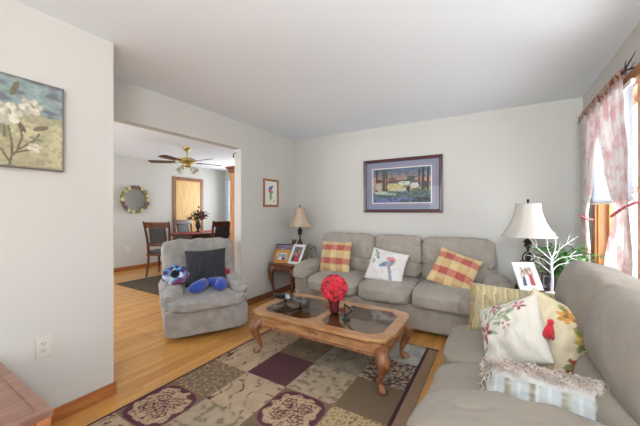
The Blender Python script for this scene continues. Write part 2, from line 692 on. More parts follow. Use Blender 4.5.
def blind(y0, y1, z0, z1, x, label):
    root = thing('mini_blind', label, 'blind', (x, (y0 + y1) / 2, z1))
    w = (y1 - y0) / 2
    bm = bmesh.new()
    z = z0 - z1 + 0.03
    k = 0
    rows = []
    bmh = B(-0.011, 0.011, -w, w, -0.03, 0)
    while z < -0.035:
        m4 = Matrix.Translation((0, 0, z)) @ Matrix.Rotation(radians(52), 4, 'Y')
        box(bm, -0.0125, 0.0125, -w + 0.005, w - 0.005, -0.0006, 0.0006, mtx=m4)
        z += 0.022
    mesh_obj('slats', bm, M_blind, root, smooth=False)
    mesh_obj('head_rail', bmh, M_white, root, smooth=False, bevel=0.003)
    mesh_obj('bottom_rail', B(-0.010, 0.010, -w, w, z0 - z1, z0 - z1 + 0.018), M_white, root, smooth=False, bevel=0.003)
    return root


blind(2.535, 3.52, 1.33, 2.09, 0.716, 'white mini blind lowered to mid height in the window behind the pink curtains')

# dining window, a sheer panel beside it, unseen near window and patio door added for fill light
rt = thing('window_4', None, None, (-5.6, 5.95, 0.9))
struct(rt)
bm = bmesh.new()
for a in ((-1.02, -0.95, -0.07, 1.32), (0.95, 1.02, -0.07, 1.32), (-0.95, 0.95, 1.25, 1.32), (-0.95, 0.95, -0.07, 0), (-0.03, 0.03, 0, 1.25)):
    box(bm, a[0], a[1], -0.02, 0.0, a[2], a[3])
mesh_obj('casing', bm, M_white, rt, smooth=False)
mesh_obj('pane', B(-0.95, 0.95, 0.05, 0.056, 0, 1.25), M_winglass, rt, smooth=False)
rt = thing('window_5', None, None, (-4.9, -0.04, 0.7))  # unseen window, added for the dining fill lamp
struct(rt)
mesh_obj('pane', B(-1.1, 1.1, -0.02, 0.02, 0, 1.4), M_winglass, rt, smooth=False)
rt = thing('added_door', None, None, (-0.75, -3.06, 0))  # unseen patio door, added as an opening for the fill lamp
struct(rt)
bm = bmesh.new()
for x in (-1.35, -0.03, 1.29):
    box(bm, x, x + 0.06, -0.03, 0.03, 0, 2.2)
box(bm, -1.29, 1.29, -0.03, 0.03, 2.14, 2.2)
box(bm, -1.29, 1.29, -0.03, 0.03, 0, 0.06)
mesh_obj('door_frame', bm, M_white, rt, smooth=False)
mesh_obj('pane', B(-1.29, 1.29, -0.004, 0.004, 0.06, 2.14), M_winglass, rt, smooth=False)

# closet door on the far dining wall, hung in an oak casing
rt = thing('door_2', None, None, (-6.82, 4.76, 0))
struct(rt)
bm = bmesh.new()
box(bm, 0, 0.025, -0.43, -0.35, 0, 2.12)
box(bm, 0, 0.025, 0.35, 0.43, 0, 2.12)
box(bm, 0, 0.028, -0.43, 0.43, 2.04, 2.125)
mesh_obj('door_casing', bm, mat('dark_casing', (150, 98, 60), 0.4, rgb2=(124, 76, 44), vscale=5, stretch=(4, 4, 1)), rt, smooth=False, bevel=0.004)
mesh_obj('door_leaf', B(-0.0, 0.012, -0.35, 0.35, 0.01, 2.04), mat('pale_maple', (228, 190, 122), 0.4, rgb2=(212, 166, 96), vscale=3, stretch=(1, 6, 1)), rt, smooth=False)
dh = mesh_obj('door_handle', lathe(bmesh.new(), [(0.028, 0), (0.012, 0.01), (0.012, 0.035), (0.028, 0.05), (0.026, 0.066), (0.005, 0.072)], n=16), M_brass, rt)
dh.rotation_euler = (0, radians(90), 0)
dh.location = (0.012, 0.29, 1.0)


def outlet(loc, rotz, label, beige):
    r = thing('wall_outlet', label, 'outlet', loc, rotz)
    m = mat('outlet_beige' if beige else 'outlet_grey', (222, 218, 204) if beige else (206, 203, 190), 0.45)
    mesh_obj('cover_plate', B(-0.036, 0.036, -0.006, 0, -0.058, 0.058), m, r, bevel=0.004)
    for z in (-0.027, 0.012):
        bm = bmesh.new()
        prism(bm, [(0.017 * cos(a * pi / 8), (0.0145 * sin(a * pi / 8))) for a in range(16)], 0, 0.004)
        s = mesh_obj('socket', bm, m, r)
        s.location = (0, -0.006, z + 0.008)
        s.rotation_euler = (radians(90), 0, 0)
        bm = bmesh.new()
        box(bm, -0.008, -0.0055, -0.001, 0.001, 0, 0.009)
        box(bm, 0.0055, 0.008, -0.001, 0.001, 0, 0.007)
        box(bm, -0.0025, 0.0025, -0.001, 0.001, -0.009, -0.004)
        q = mesh_obj('slots', bm, M_black, s, smooth=False)
        q.rotation_euler = (radians(-90), 0, 0)
        q.location = (0, 0, 0.0046)
    return r


outlet((-2.288, 0.648, 0.474), radians(90), 'grey two-socket outlet low on the near white wall', False)
outlet((-6.82, 3.291, 0.457), radians(90), 'small pale outlet low on the far dining wall below the wreath mirror', True)

# ------------------------------------------------------------------ rug
RX0, RX1, RY0, RY1 = -2.075, -0.455, 0.42, 2.85
CELL = 0.385
TAN, SAGE, BEI = (176, 152, 124), (164, 146, 124), (190, 168, 140)
PUR, DPUR, OLV = (92, 64, 68), (66, 44, 54), (116, 98, 80)
vine = Paint()
random.seed(11)
for k in range(260):
    x = random.uniform(RX0, RX1)
    y = random.uniform(RY0, RY1)
    a = random.uniform(0, 360)
    for j in range(3):
        vine.ell(x + 0.018 * cos(radians(a + 55 * j)), y + 0.018 * sin(radians(a + 55 * j)), 0.012, 0.0055, a + 55 * j, (0, 0, 0))


def curl(x, y):
    v = abs(nz(x * 5.5, y * 5.5, 3.0))
    return v < 0.011


CELLS = {(0, 5): 'tan', (1, 5): 'tan', (2, 5): 'taupe', (3, 5): 'grey',
         (0, 4): 'tan', (1, 4): 'dark', (2, 4): 'taupe', (3, 4): 'flor',
         (0, 3): 'tan', (1, 3): 'pur', (2, 3): 'sage', (3, 3): 'olive',
         (0, 2): 'spot', (1, 2): 'vine', (2, 2): 'med', (3, 2): 'speck',
         (0, 1): 'med', (1, 1): 'sage', (2, 1): 'olive', (3, 1): 'vine',
         (0, 0): 'vine', (1, 0): 'spot', (2, 0): 'tan', (3, 0): 'pur'}


def rug_col(co):
    x, y = co.x, co.y
    g = nz(x * 60, y * 60, 1.0) * 0.5 + nz(x * 140, y * 140, 4.0) * 0.5
    if x < RX0 + 0.018 or y > RY1 - 0.012:
        return mix((92, 74, 62), DPUR, 0.5)
    if x > -0.56:
        if x < -0.535 or y > RY1 - 0.03:
            return DPUR
        return mix((158, 132, 106), (136, 110, 86), 0.5 + g)
    i = min(3, max(0, int((x + 2.07) / CELL)))
    j = min(5, max(0, int((y - 0.535) / CELL)))
    t = CELLS[(i, j)]
    u = (x + 2.07) / CELL - i
    v = (y - 0.535) / CELL - j
    n1 = nz(x * 9, y * 9, 2.0)
    leaf = vine.at(x, y, None) is not None
    if t == 'pur':
        return mix(PUR, (94, 62, 66), 0.35 + 0.8 * g + 0.4 * n1)
    if t == 'olive':
        return mix(OLV, (126, 108, 82), 0.4 + g)
    if t in ('tan', 'vine'):
        c = mix(BEI, TAN, 0.5 + g + n1)
        if curl(x, y) or (leaf and t == 'vine'):
            c = (92, 66, 58)
        elif leaf:
            c = mix(c, (96, 72, 60), 0.7)
        return c
    if t == 'dark':
        c = mix((112, 96, 74), (134, 116, 92), 0.5 + g + n1)
        return mix(c, (84, 64, 56), 0.6) if leaf else c
    if t == 'taupe':
        c = mix((158, 146, 124), (130, 120, 102), 0.5 + g + n1)
        return mix(c, (70, 62, 66), 0.7) if (leaf or curl(x, y)) else c
    if t == 'grey':
        c = mix((184, 182, 172), (150, 148, 142), 0.5 + g + 1.5 * n1)
        return mix(c, (110, 104, 104), 0.6) if curl(x * 1.4, y * 1.4) else c
    if t == 'sage':
        f = nz(x * 22, y * 22, 5.0)
        c = mix(SAGE, (178, 160, 134), 0.5 + f * 1.2)
        if f < -0.22:
            c = (136, 122, 100)
        elif leaf:
            c = (134, 110, 84)
        return c
    if t == 'spot':
        s = nz(x * 55, y * 55, 8.0)
        return mix((122, 102, 86), (172, 148, 112), (s - 0.05) * 5)
    if t == 'speck':
        s = nz(x * 70, y * 70, 8.0)
        return mix((186, 164, 126), (118, 92, 66), (s - 0.1) * 5)
    if t == 'flor':
        s = nz(x * 24, y * 24, 6.0)
        return mix((84, 64, 60), (168, 150, 130), (abs(s) - 0.10) * 7)
    if t == 'med':
        du, dv = u - 0.5, v - 0.5
        r = (abs(du * 2) ** 3.2 + abs(dv * 2) ** 3.2) ** (1 / 3.2)
        rr = sqrt(du * du + dv * dv)
        c = mix((160, 138, 108), (146, 124, 98), 0.5 + g)
        if r > 0.98:
            return mix(c, (92, 62, 62), 0.4)
        w = 0.05 * sin(math.atan2(dv, du) * 11) + 0.12 * nz(x * 14, y * 14, 3.3)
        if 0.83 + w < r:
            return mix(PUR, (100, 52, 66), 0.5 + g)
        # rosettes inside
        best = 9
        for cx, cy in ((-0.16, -0.15), (0.17, -0.13), (-0.15, 0.17), (0.16, 0.16), (0, 0)):
            q = sqrt((du - cx) ** 2 + (dv - cy) ** 2)
            th = math.atan2(dv - cy, du - cx)
            best = min(best, abs(q - 0.11 - 0.02 * cos(5 * th)), abs(q - 0.05 - 0.012 * cos(5 * th + 1)))
        if best < 0.012 or abs(nz(x * 34, y * 34, 9)) < 0.045:
            return (92, 54, 60)
        return mix((196, 172, 140), (178, 148, 122), 0.5 + g)
    return TAN


bm = bmesh.new()
NX, NY = 200, 300
gv = [[bm.verts.new((RX0 + (RX1 - RX0) * i / NX, RY0 + (RY1 - RY0) * j / NY, 0.010)) for i in range(NX + 1)] for j in range(NY + 1)]
for j in range(NY):
    for i in range(NX):
        bm.faces.new((gv[j][i], gv[j][i + 1], gv[j + 1][i + 1], gv[j + 1][i]))
bd = [e for e in bm.edges if len(e.link_faces) == 1]
ex = bmesh.ops.extrude_edge_only(bm, edges=bd)
for g in ex['geom']:
    if isinstance(g, bmesh.types.BMVert):
        g.co.z = 0.0005
rug = mesh_obj('area_rug', bm, M_rug, smooth=False, recalc=False)
set_cols(rug, rug_col)
tag(rug, 'patchwork area rug of beige, olive and purple squares under the coffee table', 'rug')

DR = mesh_obj('dining_rug', B(-5.70, -3.75, 2.56, 5.5, 0.0005, 0.009),
              mat('brown_rug', (98, 84, 68), 0.97, rgb2=(72, 60, 50), vscale=30, bump=0.5, bscale=300), smooth=False)
tag(DR, 'dark brown rug under the dining chairs', 'rug')


# ------------------------------------------------------------------ upholstered sofas
def sofa(name, label, loc, rotz, W, D, n, m, armw=0.27, widths=None, wrk=1.0, pf_=0.035, armh=0.66, topz=0.965, seatz=0.475):
    root = thing(name, label, 'sofa', loc, rotz)
    yf, yb = -D / 2, D / 2
    ix0, ix1 = -W / 2 + armw, W / 2 - armw
    bm = B(-W / 2 + 0.03, W / 2 - 0.03, yf + 0.09, yb - 0.03, 0.035, 0.30)
    mesh_obj('base', bm, m, root, bevel=0.03)
    for sx in (-1, 1):
        for y in (yf + 0.16, yb - 0.1):
            mesh_obj('foot', B(sx * (W / 2 - 0.1) - 0.03, sx * (W / 2 - 0.1) + 0.03, y - 0.03, y + 0.03, 0.0, 0.037), M_black, root, smooth=False)
    bm = bmesh.new()
    squad(bm, (0, yb - 0.09, 0.53), (W / 2 - 0.10, 0.085, 0.36), n=7, seg=12)
    mesh_obj('back_frame', bm, m, root)
    widths = widths or [1.0 / n] * n
    x = ix0
    for k in range(n):
        w = (ix1 - ix0) * widths[k]
        cx = x + w / 2
        x += w

        def nose(pos, q):
            # front edge rolls down and bulges
            if q.y < 0:
                pos.z -= 0.05 * (q.y ** 2) * max(0, q.z)
            pos.z += 0.018 * max(0, q.z) * (1 - q.x ** 2)
            return pos
        bm = bmesh.new()
        squad(bm, (cx, yf + 0.345, 0.375), (w / 2 - 0.002, 0.345, 0.10), n=5.5, seg=30, wr=0.006, ws=8, seed=k * 3.1, taper=nose)
        mesh_obj('seat_cushion', bm, m, root)
    ends = 0.10
    x = ix0 - ends
    for k in range(n):
        w = (ix1 - ix0) * widths[k] + (ends if k in (0, n - 1) else 0)
        cx = x + w / 2
        x += w
        bm = bmesh.new()
        lean = Matrix.Rotation(radians(-11), 3, 'X')

        def puff(pos, q):
            if q.y < 0:
                pos.y -= pf_ * (1 - q.x ** 2) * (1 - q.z ** 2)
            pos.z -= 0.012 * (q.x ** 4) * max(0, q.z)
            return pos
        squad(bm, (cx, yb - 0.18, 0.785), (w / 2 - 0.001, 0.115, topz - 0.785), n=6.5, seg=32, wr=0.010 * wrk, ws=6.5, seed=k * 5.3 + 1, rot=lean, taper=puff)
        squad(bm, (cx, yb - 0.235, 0.565), (w / 2 - 0.006, 0.10, 0.125), n=3.6, seg=26, wr=0.009 * wrk, ws=7, seed=k * 2.3 + 7, rot=lean, taper=puff)
        mesh_obj('back_cushion', bm, m, root)
    for sx in (-1, 1):
        cx = sx * (W / 2 - armw / 2)
        bm = bmesh.new()
        squad(bm, (cx, 0.02, 0.31), (armw / 2 - 0.005, D / 2 - 0.07, 0.275), n=7, seg=12, wr=0.004, seed=sx)

        def roll(pos, q):
            if q.y < 0:
                pos.z -= 0.06 * abs(q.y) ** 2.5
            else:
                pos.z -= 0.06 * q.y
            pos.x *= 1 + 0.10 * max(0, -q.y)
            return pos
        squad(bm, (cx, -0.015, armh - 0.095), (armw / 2 + 0.012, D / 2 - 0.03, 0.095), n=3.2, seg=28, wr=0.011, ws=7, seed=sx * 9 + 2, taper=roll)
        mesh_obj('armrest', bm, m, root)
    return root


sofa('three_seat_sofa', 'taupe three-seat sofa against the back wall under the large picture', (-1.09, 3.48, 0), 0, 2.40, 0.90, 3, M_sofa,
     armw=0.22, widths=[0.355, 0.305, 0.34], armh=0.615, wrk=1.25)
sofa('loveseat', 'taupe loveseat in the right foreground below the curtained window', (0.19, 1.82, 0), radians(-90), 1.78, 0.95, 2, M_love,
     armw=0.28, armh=0.668, topz=0.96, wrk=0.45, pf_=0.07)


# ------------------------------------------------------------------ recliner
def recliner():
    r = thing('recliner', 'stone-grey recliner armchair standing in the opening to the dining room', 'armchair', (-2.815, 2.15, 0), radians(61))
    W, D = 0.81, 0.80
    m = M_rec
    bm = bmesh.new()
    box(bm, -0.28, 0.28, -0.22, 0.30, 0.0, 0.05)
    mesh_obj('swivel_base', bm, M_black, r, bevel=0.01)
    bm = bmesh.new()
    squad(bm, (0, 0.02, 0.18), (W / 2 - 0.02, D / 2 - 0.05, 0.135), n=9, seg=12, wr=0.003)
    mesh_obj('base', bm, m, r)
    bm = bmesh.new()
    squad(bm, (0, -D / 2 + 0.06, 0.185), (W / 2 - 0.005, 0.045, 0.135), n=8, seg=14, wr=0.004, ws=8)
    mesh_obj('footrest', bm, m, r)

    def nose(pos, q):
        if q.y < 0:
            pos.z -= 0.055 * q.y ** 2 * max(0, q.z)
            pos.z += 0.012 * sin(pos.x * 60) * max(0, -q.y) ** 4 * 0.4
        return pos
    bm = bmesh.new()
    squad(bm, (0, -0.10, 0.365), (0.385, 0.345, 0.085), n=5, seg=20, wr=0.006, ws=8, taper=nose)
    mesh_obj('seat_cushion', bm, m, r)
    bm = bmesh.new()
    lean = Matrix.Rotation(radians(-13), 3, 'X')

    def tuft(pos, q):
        pos.x *= 1 + 0.03 * max(0, q.z)
        if q.z > 0:
            pos.z += 0.009 * cos(pos.x * 30) * q.z ** 3
        if q.y < 0:
            pos.y -= 0.03 * (1 - q.x ** 2) * (1 - q.z ** 2)
        return pos
    squad(bm, (0, 0.315, 0.66), (0.395, 0.10, 0.275), n=8, seg=22, wr=0.007, ws=7, rot=lean, taper=tuft)
    mesh_obj('backrest', bm, m, r)
    for sx in (-1, 1):
        bm = bmesh.new()
        cx = sx * (W / 2 - 0.075)
        squad(bm, (cx, 0.03, 0.28), (0.075, 0.33, 0.18), n=6, seg=10, wr=0.003)

        def roll(pos, q):
            if q.y < 0:
                pos.z -= 0.05 * abs(q.y) ** 2
            pos.x *= 1 + 0.15 * max(0, -q.y)
            return pos
        squad(bm, (cx, -0.02, 0.475), (0.105, 0.34, 0.06), n=3, seg=14, wr=0.012, ws=8, seed=sx * 4, taper=roll)
        squad(bm, (cx, -0.03, 0.39), (0.10, 0.335, 0.05), n=3, seg=14, wr=0.008, ws=8, seed=sx * 7, taper=roll)
        mesh_obj('armrest', bm, m, r)
    return r


recliner()


# ------------------------------------------------------------------ pillows
def pillow(name, label, loc, yaw, tilt, roll, w, h, t, fn, m=M_cloth, cat='pillow', back=None, nx=56, wr=0.006, seed=0, corner=0.05, group=None):
    """standing pillow centred on loc; local x across, z up, front -y"""
    bm = bmesh.new()
    side = {}

    def pos(u, v, s):
        x = u * w / 2 * (1 - corner * (1 - v * v) * 1.0)
        z = v * h / 2 * (1 - corner * (1 - u * u) * 1.0)
        e = max(0.0, (1 - u * u)) ** 0.55 * max(0.0, (1 - v * v)) ** 0.55
        y = s * t / 2 * e
        k = e * wr * 3
        q = nz(u * 3 + seed, v * 3, s * 2.0) * k
        q += nz(u * 9 + seed, v * 2.5, s * 3.0) * k * 0.4
        return Vector((x, y + q, z))
    F = []
    for s in (-1, 1):
        g = []
        for j in range(nx + 1):
            row = []
            for i in range(nx + 1):
                u = -1 + 2 * i / nx
                v = -1 + 2 * j / nx
                edge = i in (0, nx) or j in (0, nx)
                if edge and s == 1:
                    row.append(side[(i, j)])
                else:
                    vv = bm.verts.new(pos(u, v, s))
                    row.append(vv)
                    if edge:
                        side[(i, j)] = vv
            g.append(row)
        for j in range(nx):
            for i in range(nx):
                bm.faces.new((g[j][i], g[j][i + 1], g[j + 1][i + 1], g[j + 1][i]) if s == -1 else (g[j][i], g[j + 1][i], g[j + 1][i + 1], g[j][i + 1]))
    o = mesh_obj(name, bm, m, None, recalc=False, angle=0)
    o.location = loc
    o.rotation_euler = (Matrix.Rotation(yaw, 3, 'Z') @ Matrix.Rotation(tilt, 3, 'X') @ Matrix.Rotation(roll, 3, 'Y')).to_euler()
    if fn:
        bk = back or fn(0.93, 0.93)
        set_cols(o, lambda co: fn(co.x / (w / 2), co.z / (h / 2)) if co.y <= 0.002 else bk)
    return tag(o, label, cat, group)


def plaid(u, v):
    red, gold, rust = (160, 58, 62), (192, 166, 118), (176, 120, 84)
    c = red if (0.40 < v < 0.74 or -0.45 < v < -0.10) else gold
    col = int((u + 1) * 2.5)
    c = mix(c, (222, 198, 148), 0.35) if col % 2 == 0 else mix(c, rust, 0.15)
    if col % 2 and v < -0.72:
        c = mix(c, rust, 0.6)
    if abs(((u + 1) * 2.5) % 1 - 0.5) > 0.46:
        c = mix(c, (120, 92, 50), 0.35)
    return mix(c, (236, 214, 170), 0.10 + 0.45 * nz(u * 22, v * 30))


ym = lambda a: radians(a)
pillow('throw_pillow', 'red and gold checked throw pillow at the left end of the three-seat sofa', (-1.835, 3.45, 0.665), 0, ym(-16), ym(-1), 0.45, 0.42, 0.15, plaid,
       group='checked throw pillows')
pillow('throw_pillow', 'red and gold checked throw pillow tipped over at the right end of the three-seat sofa', (-0.395, 3.44, 0.635), ym(4), ym(-30), ym(20), 0.44, 0.42, 0.15, plaid, seed=4,
       group='checked throw pillows')

pb = Paint()
pb.line([(-0.75, 0.8), (-0.55, 0.55), (-0.5, 0.3)], 0.05, (96, 116, 96))
pb.ell(-0.62, 0.55, 0.16, 0.09, 40, (120, 136, 116))
pb.ell(-0.5, 0.35, 0.13, 0.07, -40, (110, 130, 120))
pb.ell(-0.7, 0.1, 0.12, 0.14, 0, (110, 140, 150), 5)
pb.ell(-0.7, 0.1, 0.05, 0.05, 0, (214, 196, 190))
pb.ell(-0.02, 0.02, 0.34, 0.13, 28, (110, 128, 146))
pb.ell(0.22, 0.18, 0.20, 0.22, 0, (126, 140, 158), 5)
pb.ell(0.18, 0.42, 0.26, 0.12, 10, (206, 112, 118), 6)
pb.ell(0.34, 0.34, 0.12, 0.12, 0, (182, 92, 104))
pb.line([(0.15, 0.0), (0.32, -0.4), (0.42, -0.75)], 0.075, (146, 122, 140))
pb.line([(0.28, -0.3), (0.42, -0.62)], 0.04, (96, 130, 160))


def bird(u, v):
    c = pb.at(u, v, (214, 210, 206))
    return mix(c, (200, 196, 196), 0.2 + 0.6 * nz(u * 5, v * 5))


pillow('throw_pillow', 'white throw pillow printed with a grey and pink bird, middle of the three-seat sofa', (-1.11, 3.36, 0.625), ym(6), ym(-28), ym(10), 0.44, 0.40, 0.14, bird, seed=2)


def stripes(u, v):
    s = (u + 1) * 4.2
    f = s % 1
    c = (160, 148, 112)
    if f < 0.16:
        c = (206, 182, 130)
    elif f < 0.24:
        c = (132, 118, 82)
    elif 0.5 < f < 0.62:
        c = (186, 166, 120)
    elif 0.62 < f < 0.8:
        c = (146, 144, 120)
    return mix(c, (190, 176, 140), 0.25 + 0.4 * nz(u * 12, v * 12))


sp = pillow('striped_pillow', 'green and gold striped pillow with fringed edge against the far arm of the loveseat', (0.12, 2.30, 0.61), ym(4), ym(-18), ym(2), 0.54, 0.32, 0.14, stripes, seed=5)


def add_fringe(parent, w, h, edges, m, length, count, rad=0.0018, col='fringe', spread=0.5, corner=0.05):
    bm = bmesh.new()
    for (ax, az, bx, bz) in edges:
        d = Vector((bx - ax, 0, bz - az))
        outv = Vector((d.z, 0, -d.x)).normalized()
        mid = Vector(((ax + bx) / 2, 0, (az + bz) / 2))
        if outv.dot(mid) < 0:
            outv = -outv
        for i in range(count):
            t = (i + 0.5) / count
            p = Vector((ax, 0, az)) + d * t
            p.x *= (1 - corner * (1 - (p.z / (h / 2)) ** 2))
            p.z *= (1 - corner * (1 - (p.x / (w / 2)) ** 2))
            dirv = (outv + Vector((random.uniform(-1, 1), random.uniform(-1, 1), random.uniform(-1, 1))) * spread).normalized()
            ln = length * random.uniform(0.7, 1.2)
            e = p + dirv * ln
            e2 = p + dirv * ln * 0.55 + Vector((random.uniform(-1, 1), random.uniform(-1, 1), random.uniform(-1, 1))) * ln * 0.25
            tube(bm, [p - dirv * 0.004, e2, e], rad, n=4)
    o = mesh_obj('fringe', bm, m, parent, angle=0)
    return o


M_gf = mat('gold_fringe', (186, 160, 110), 0.9)
for sx in (-1, 1):
    add_fringe(sp, 0.54, 0.32, [(sx * 0.27, -0.16, sx * 0.27, 0.16)], M_gf, 0.022, 70, 0.0022)

# white pillow with red embroidery
pf = Paint()
RD, GR, DR2 = (160, 42, 50), (104, 128, 84), (112, 30, 40)
for cx, cy, s in ((-0.42, -0.30, 0.32), (-0.50, 0.42, 0.22), (0.12, 0.72, 0.16), (-0.86, -0.1, 0.14)):
    for k in range(5):
        a = 72 * k + 20
        pf.ell(cx + s * 0.5 * cos(radians(a)), cy + s * 0.5 * sin(radians(a)), s * 0.45, s * 0.2, a, RD if k % 2 else DR2)
    pf.ell(cx, cy, s * 0.2, s * 0.2, 0, (214, 160, 150))
for pts in ([(-0.75, -0.8), (-0.6, -0.4), (-0.4, 0.0), (-0.3, 0.5), (0.0, 0.85)], [(-0.35, 0.1), (-0.05, 0.3), (0.1, 0.55)], [(-0.6, -0.6), (-0.35, -0.85)], [(-0.8, 0.1), (-0.75, 0.5)]):
    pf.line(pts, 0.018, GR)
for x, y, a in ((-0.62, -0.75, 100), (-0.8, -0.62, 130), (-0.3, -0.7, 60), (-0.15, 0.05, 20), (-0.2, 0.33, 60), (0.0, 0.5, 40), (-0.68, 0.12, 120), (-0.3, 0.75, 80), (0.0, 0.28, -10), (-0.8, 0.6, 110), (-0.15, -0.2, 10), (-0.1, 0.9, 30)):
    pf.ell(x, y, 0.13, 0.045, a, GR)
for x, y in ((0.02, 0.12), (0.08, 0.02), (0.14, 0.14), (0.05, 0.22), (-0.75, -0.4), (-0.9, -0.45)):
    pf.ell(x, y, 0.035, 0.035, 0, RD)


def embro(u, v):
    u, v = 0.83 * u - 0.56 * v, 0.56 * u + 0.83 * v
    c = pf.at(u * 0.86 + 0.02, v * 0.86, (204, 198, 185))
    return mix(c, (206, 200, 186), 0.25 + 0.5 * nz(u * 6, v * 6))


ep = pillow('embroidered_pillow', 'white pillow embroidered with red flowers and green stems, red tassel at its corner', (0.065, 1.87, 0.625), ym(-44), ym(-28), ym(-34), 0.35, 0.35, 0.15, embro, seed=8)


def tassel(parent, wloc):
    bm = bmesh.new()
    bmesh.ops.create_uvsphere(bm, u_segments=14, v_segments=10, radius=0.014)
    for v in bm.verts:
        v.co += Vector((0, 0, -0.012))
    stube(bm, [(0, 0, -0.02, 0.009), (0, 0, -0.03, 0.013), (0, 0, -0.075, 0.024)], n=16)
    for k in range(26):
        a = 2 * pi * k / 26
        tube(bm, [(0.009 * cos(a), 0.009 * sin(a), -0.025), (0.017 * cos(a), 0.017 * sin(a), -0.05), (0.024 * cos(a), 0.024 * sin(a), -0.084 - 0.004 * (k % 3))], 0.0028, n=5)
    o = mesh_obj('tassel', bm, mat('tassel_red', (196, 20, 36), 0.7, sheen=0.3), parent, angle=0)
    o['label'] = 'red tassel'
    Ri = parent.rotation_euler.to_matrix().transposed()
    o.location = Ri @ (Vector(wloc) - parent.location)
    o.rotation_euler = (Ri @ Matrix.Rotation(radians(8), 3, 'Y')).to_euler()
    return o


tassel(ep, (0.222, 1.775, 0.755))

# cream pillow with autumn flowers
pa = Paint()
for cx, cy, s, c in ((0.05, 0.62, 0.24, (206, 132, 40)), (0.62, 0.30, 0.26, (214, 186, 70)), (0.82, -0.35, 0.30, (166, 62, 36)), (0.45, 0.62, 0.2, (150, 60, 40)), (0.70, -0.72, 0.22, (120, 44, 40))):
    for k in range(6):
        a = 60 * k
        pa.ell(cx + s * 0.5 * cos(radians(a)), cy + s * 0.5 * sin(radians(a)), s * 0.48, s * 0.26, a, c if k % 2 else mix(c, (120, 60, 30), 0.3))
    pa.ell(cx, cy, s * 0.24, s * 0.24, 0, (110, 66, 40))
for x, y, a in ((0.3, 0.85, 30), (0.42, 0.38, -30), (0.62, 0.05, 80), (0.85, 0.55, 100), (0.6, -0.5, 60), (-0.15, 0.8, 150), (0.9, -0.05, 90)):
    pa.ell(x, y, 0.13, 0.06, a, (120, 128, 66))


def autumn(u, v):
    c = pa.at(u, v, (220, 204, 172))
    return mix(c, (198, 180, 146), 0.25 + 0.5 * nz(u * 6, v * 6))


pillow('flowered_pillow', 'cream pillow with orange and russet flowers behind the embroidered one', (0.25, 1.93, 0.62), ym(-14), ym(-30), ym(22), 0.38, 0.38, 0.15, autumn, seed=12)


# long pillow with shag fringe leaning on the near arm
def pale(u, v):
    s = (u + 1) * 3.1
    f = s % 1
    c = (176, 180, 178)
    if f < 0.22:
        c = (140, 130, 108)
    elif f < 0.30:
        c = (206, 206, 200)
    elif f < 0.36:
        c = (168, 160, 140)
    elif 0.62 < f < 0.72:
        c = (200, 200, 194)
    if v > 0.35:
        c = (196, 188, 180)
    return mix(c, (176, 182, 182), 0.2 + 0.7 * nz(u * 8, v * 8))


fp = pillow('fringed_pillow', 'long pale striped pillow with shaggy fringe lying behind the near loveseat arm', (0.215, 1.375, 0.562), ym(-17), ym(-34), ym(-6), 0.56, 0.22, 0.13, pale, seed=15)
shag = bmesh.new()
for k in range(1500):
    u = random.uniform(-1, 1)
    v = random.choice([random.uniform(0.72, 0.95), random.uniform(0.8, 1.0), random.uniform(0.1, 1.0) if abs(u) > 0.85 else random.uniform(0.7, 1.0)])
    if abs(u) > 0.93:
        v = random.uniform(-0.8, 0.8)
    e = max(0.0, 1 - u * u) ** 0.55 * max(0.0, 1 - v * v) ** 0.55
    p = Vector((u * 0.28, -0.065 * e, v * 0.11))
    d = Vector((random.uniform(-1, 1), -0.9, random.uniform(-1.2, 0.5))).normalized() * random.uniform(0.018, 0.038)
    q = p + d * 0.6 + Vector((random.uniform(-1, 1), 0, random.uniform(-1, 1))) * 0.008
    tube(shag, [p, q, p + d + Vector((0, 0, -0.008))], [0.0032, 0.0028, 0.001], n=4)
mesh_obj('shag_fringe', shag, mat('oatmeal_yarn', (214, 202, 190), 0.95, rgb2=(176, 158, 144), vscale=18), fp, angle=0)

# ------------------------------------------------------------------ things on the recliner
CH = (-2.815, 2.15)
ca, sa = cos(radians(61)), sin(radians(61))


def chair_pt(x, y, z):
    return (CH[0] + x * ca - y * sa, CH[1] + x * sa + y * ca, z)


pillow('black_pillow', 'black square pillow leaning on the recliner back', chair_pt(0.03, 0.0, 0.645), radians(48), ym(-20), ym(-3), 0.44, 0.41, 0.13, None, m=M_blackcloth, seed=20, corner=0.07)
# stuffed doll half hidden behind the pillow: red body, blue legs toward the front
doll = thing('stuffed_doll', 'red stuffed doll with blue legs tucked behind the black pillow on the recliner', 'stuffed toy', chair_pt(0.02, -0.08, 0.445), radians(61))
bm = bmesh.new()
stube(bm, [(-0.02, -0.02, 0.05, 0.048), (-0.05, -0.09, 0.055, 0.056), (-0.09, -0.17, 0.055, 0.060), (-0.15, -0.22, 0.05, 0.054), (-0.20, -0.24, 0.045, 0.02)], n=14)
mesh_obj('leg', bm, M_blue, doll)
bm = bmesh.new()
stube(bm, [(0.03, -0.02, 0.05, 0.048), (0.09, -0.08, 0.055, 0.056), (0.13, -0.15, 0.055, 0.062), (0.10, -0.23, 0.05, 0.056), (0.05, -0.27, 0.045, 0.022)], n=14)
mesh_obj('leg', bm, M_blue, doll)
bm = bmesh.new()
squad(bm, (0.06, 0.16, 0.09), (0.235, 0.055, 0.085), n=2.6, seg=14, wr=0.012, ws=9)
mesh_obj('body', bm, M_redplush, doll)


def tie_dye(co):
    if co.x ** 2 + co.z ** 2 < 0.042 ** 2:
        return (34, 36, 52)
    a = nz(co.x * 26, co.y * 26, co.z * 26)
    b = nz(co.x * 18 + 9, co.y * 18, co.z * 18)
    c = (92, 160, 206) if a > 0.0 else (44, 62, 128)
    if b > 0.18:
        c = (206, 214, 226)
    if b < -0.28:
        c = (150, 66, 110)
    return c


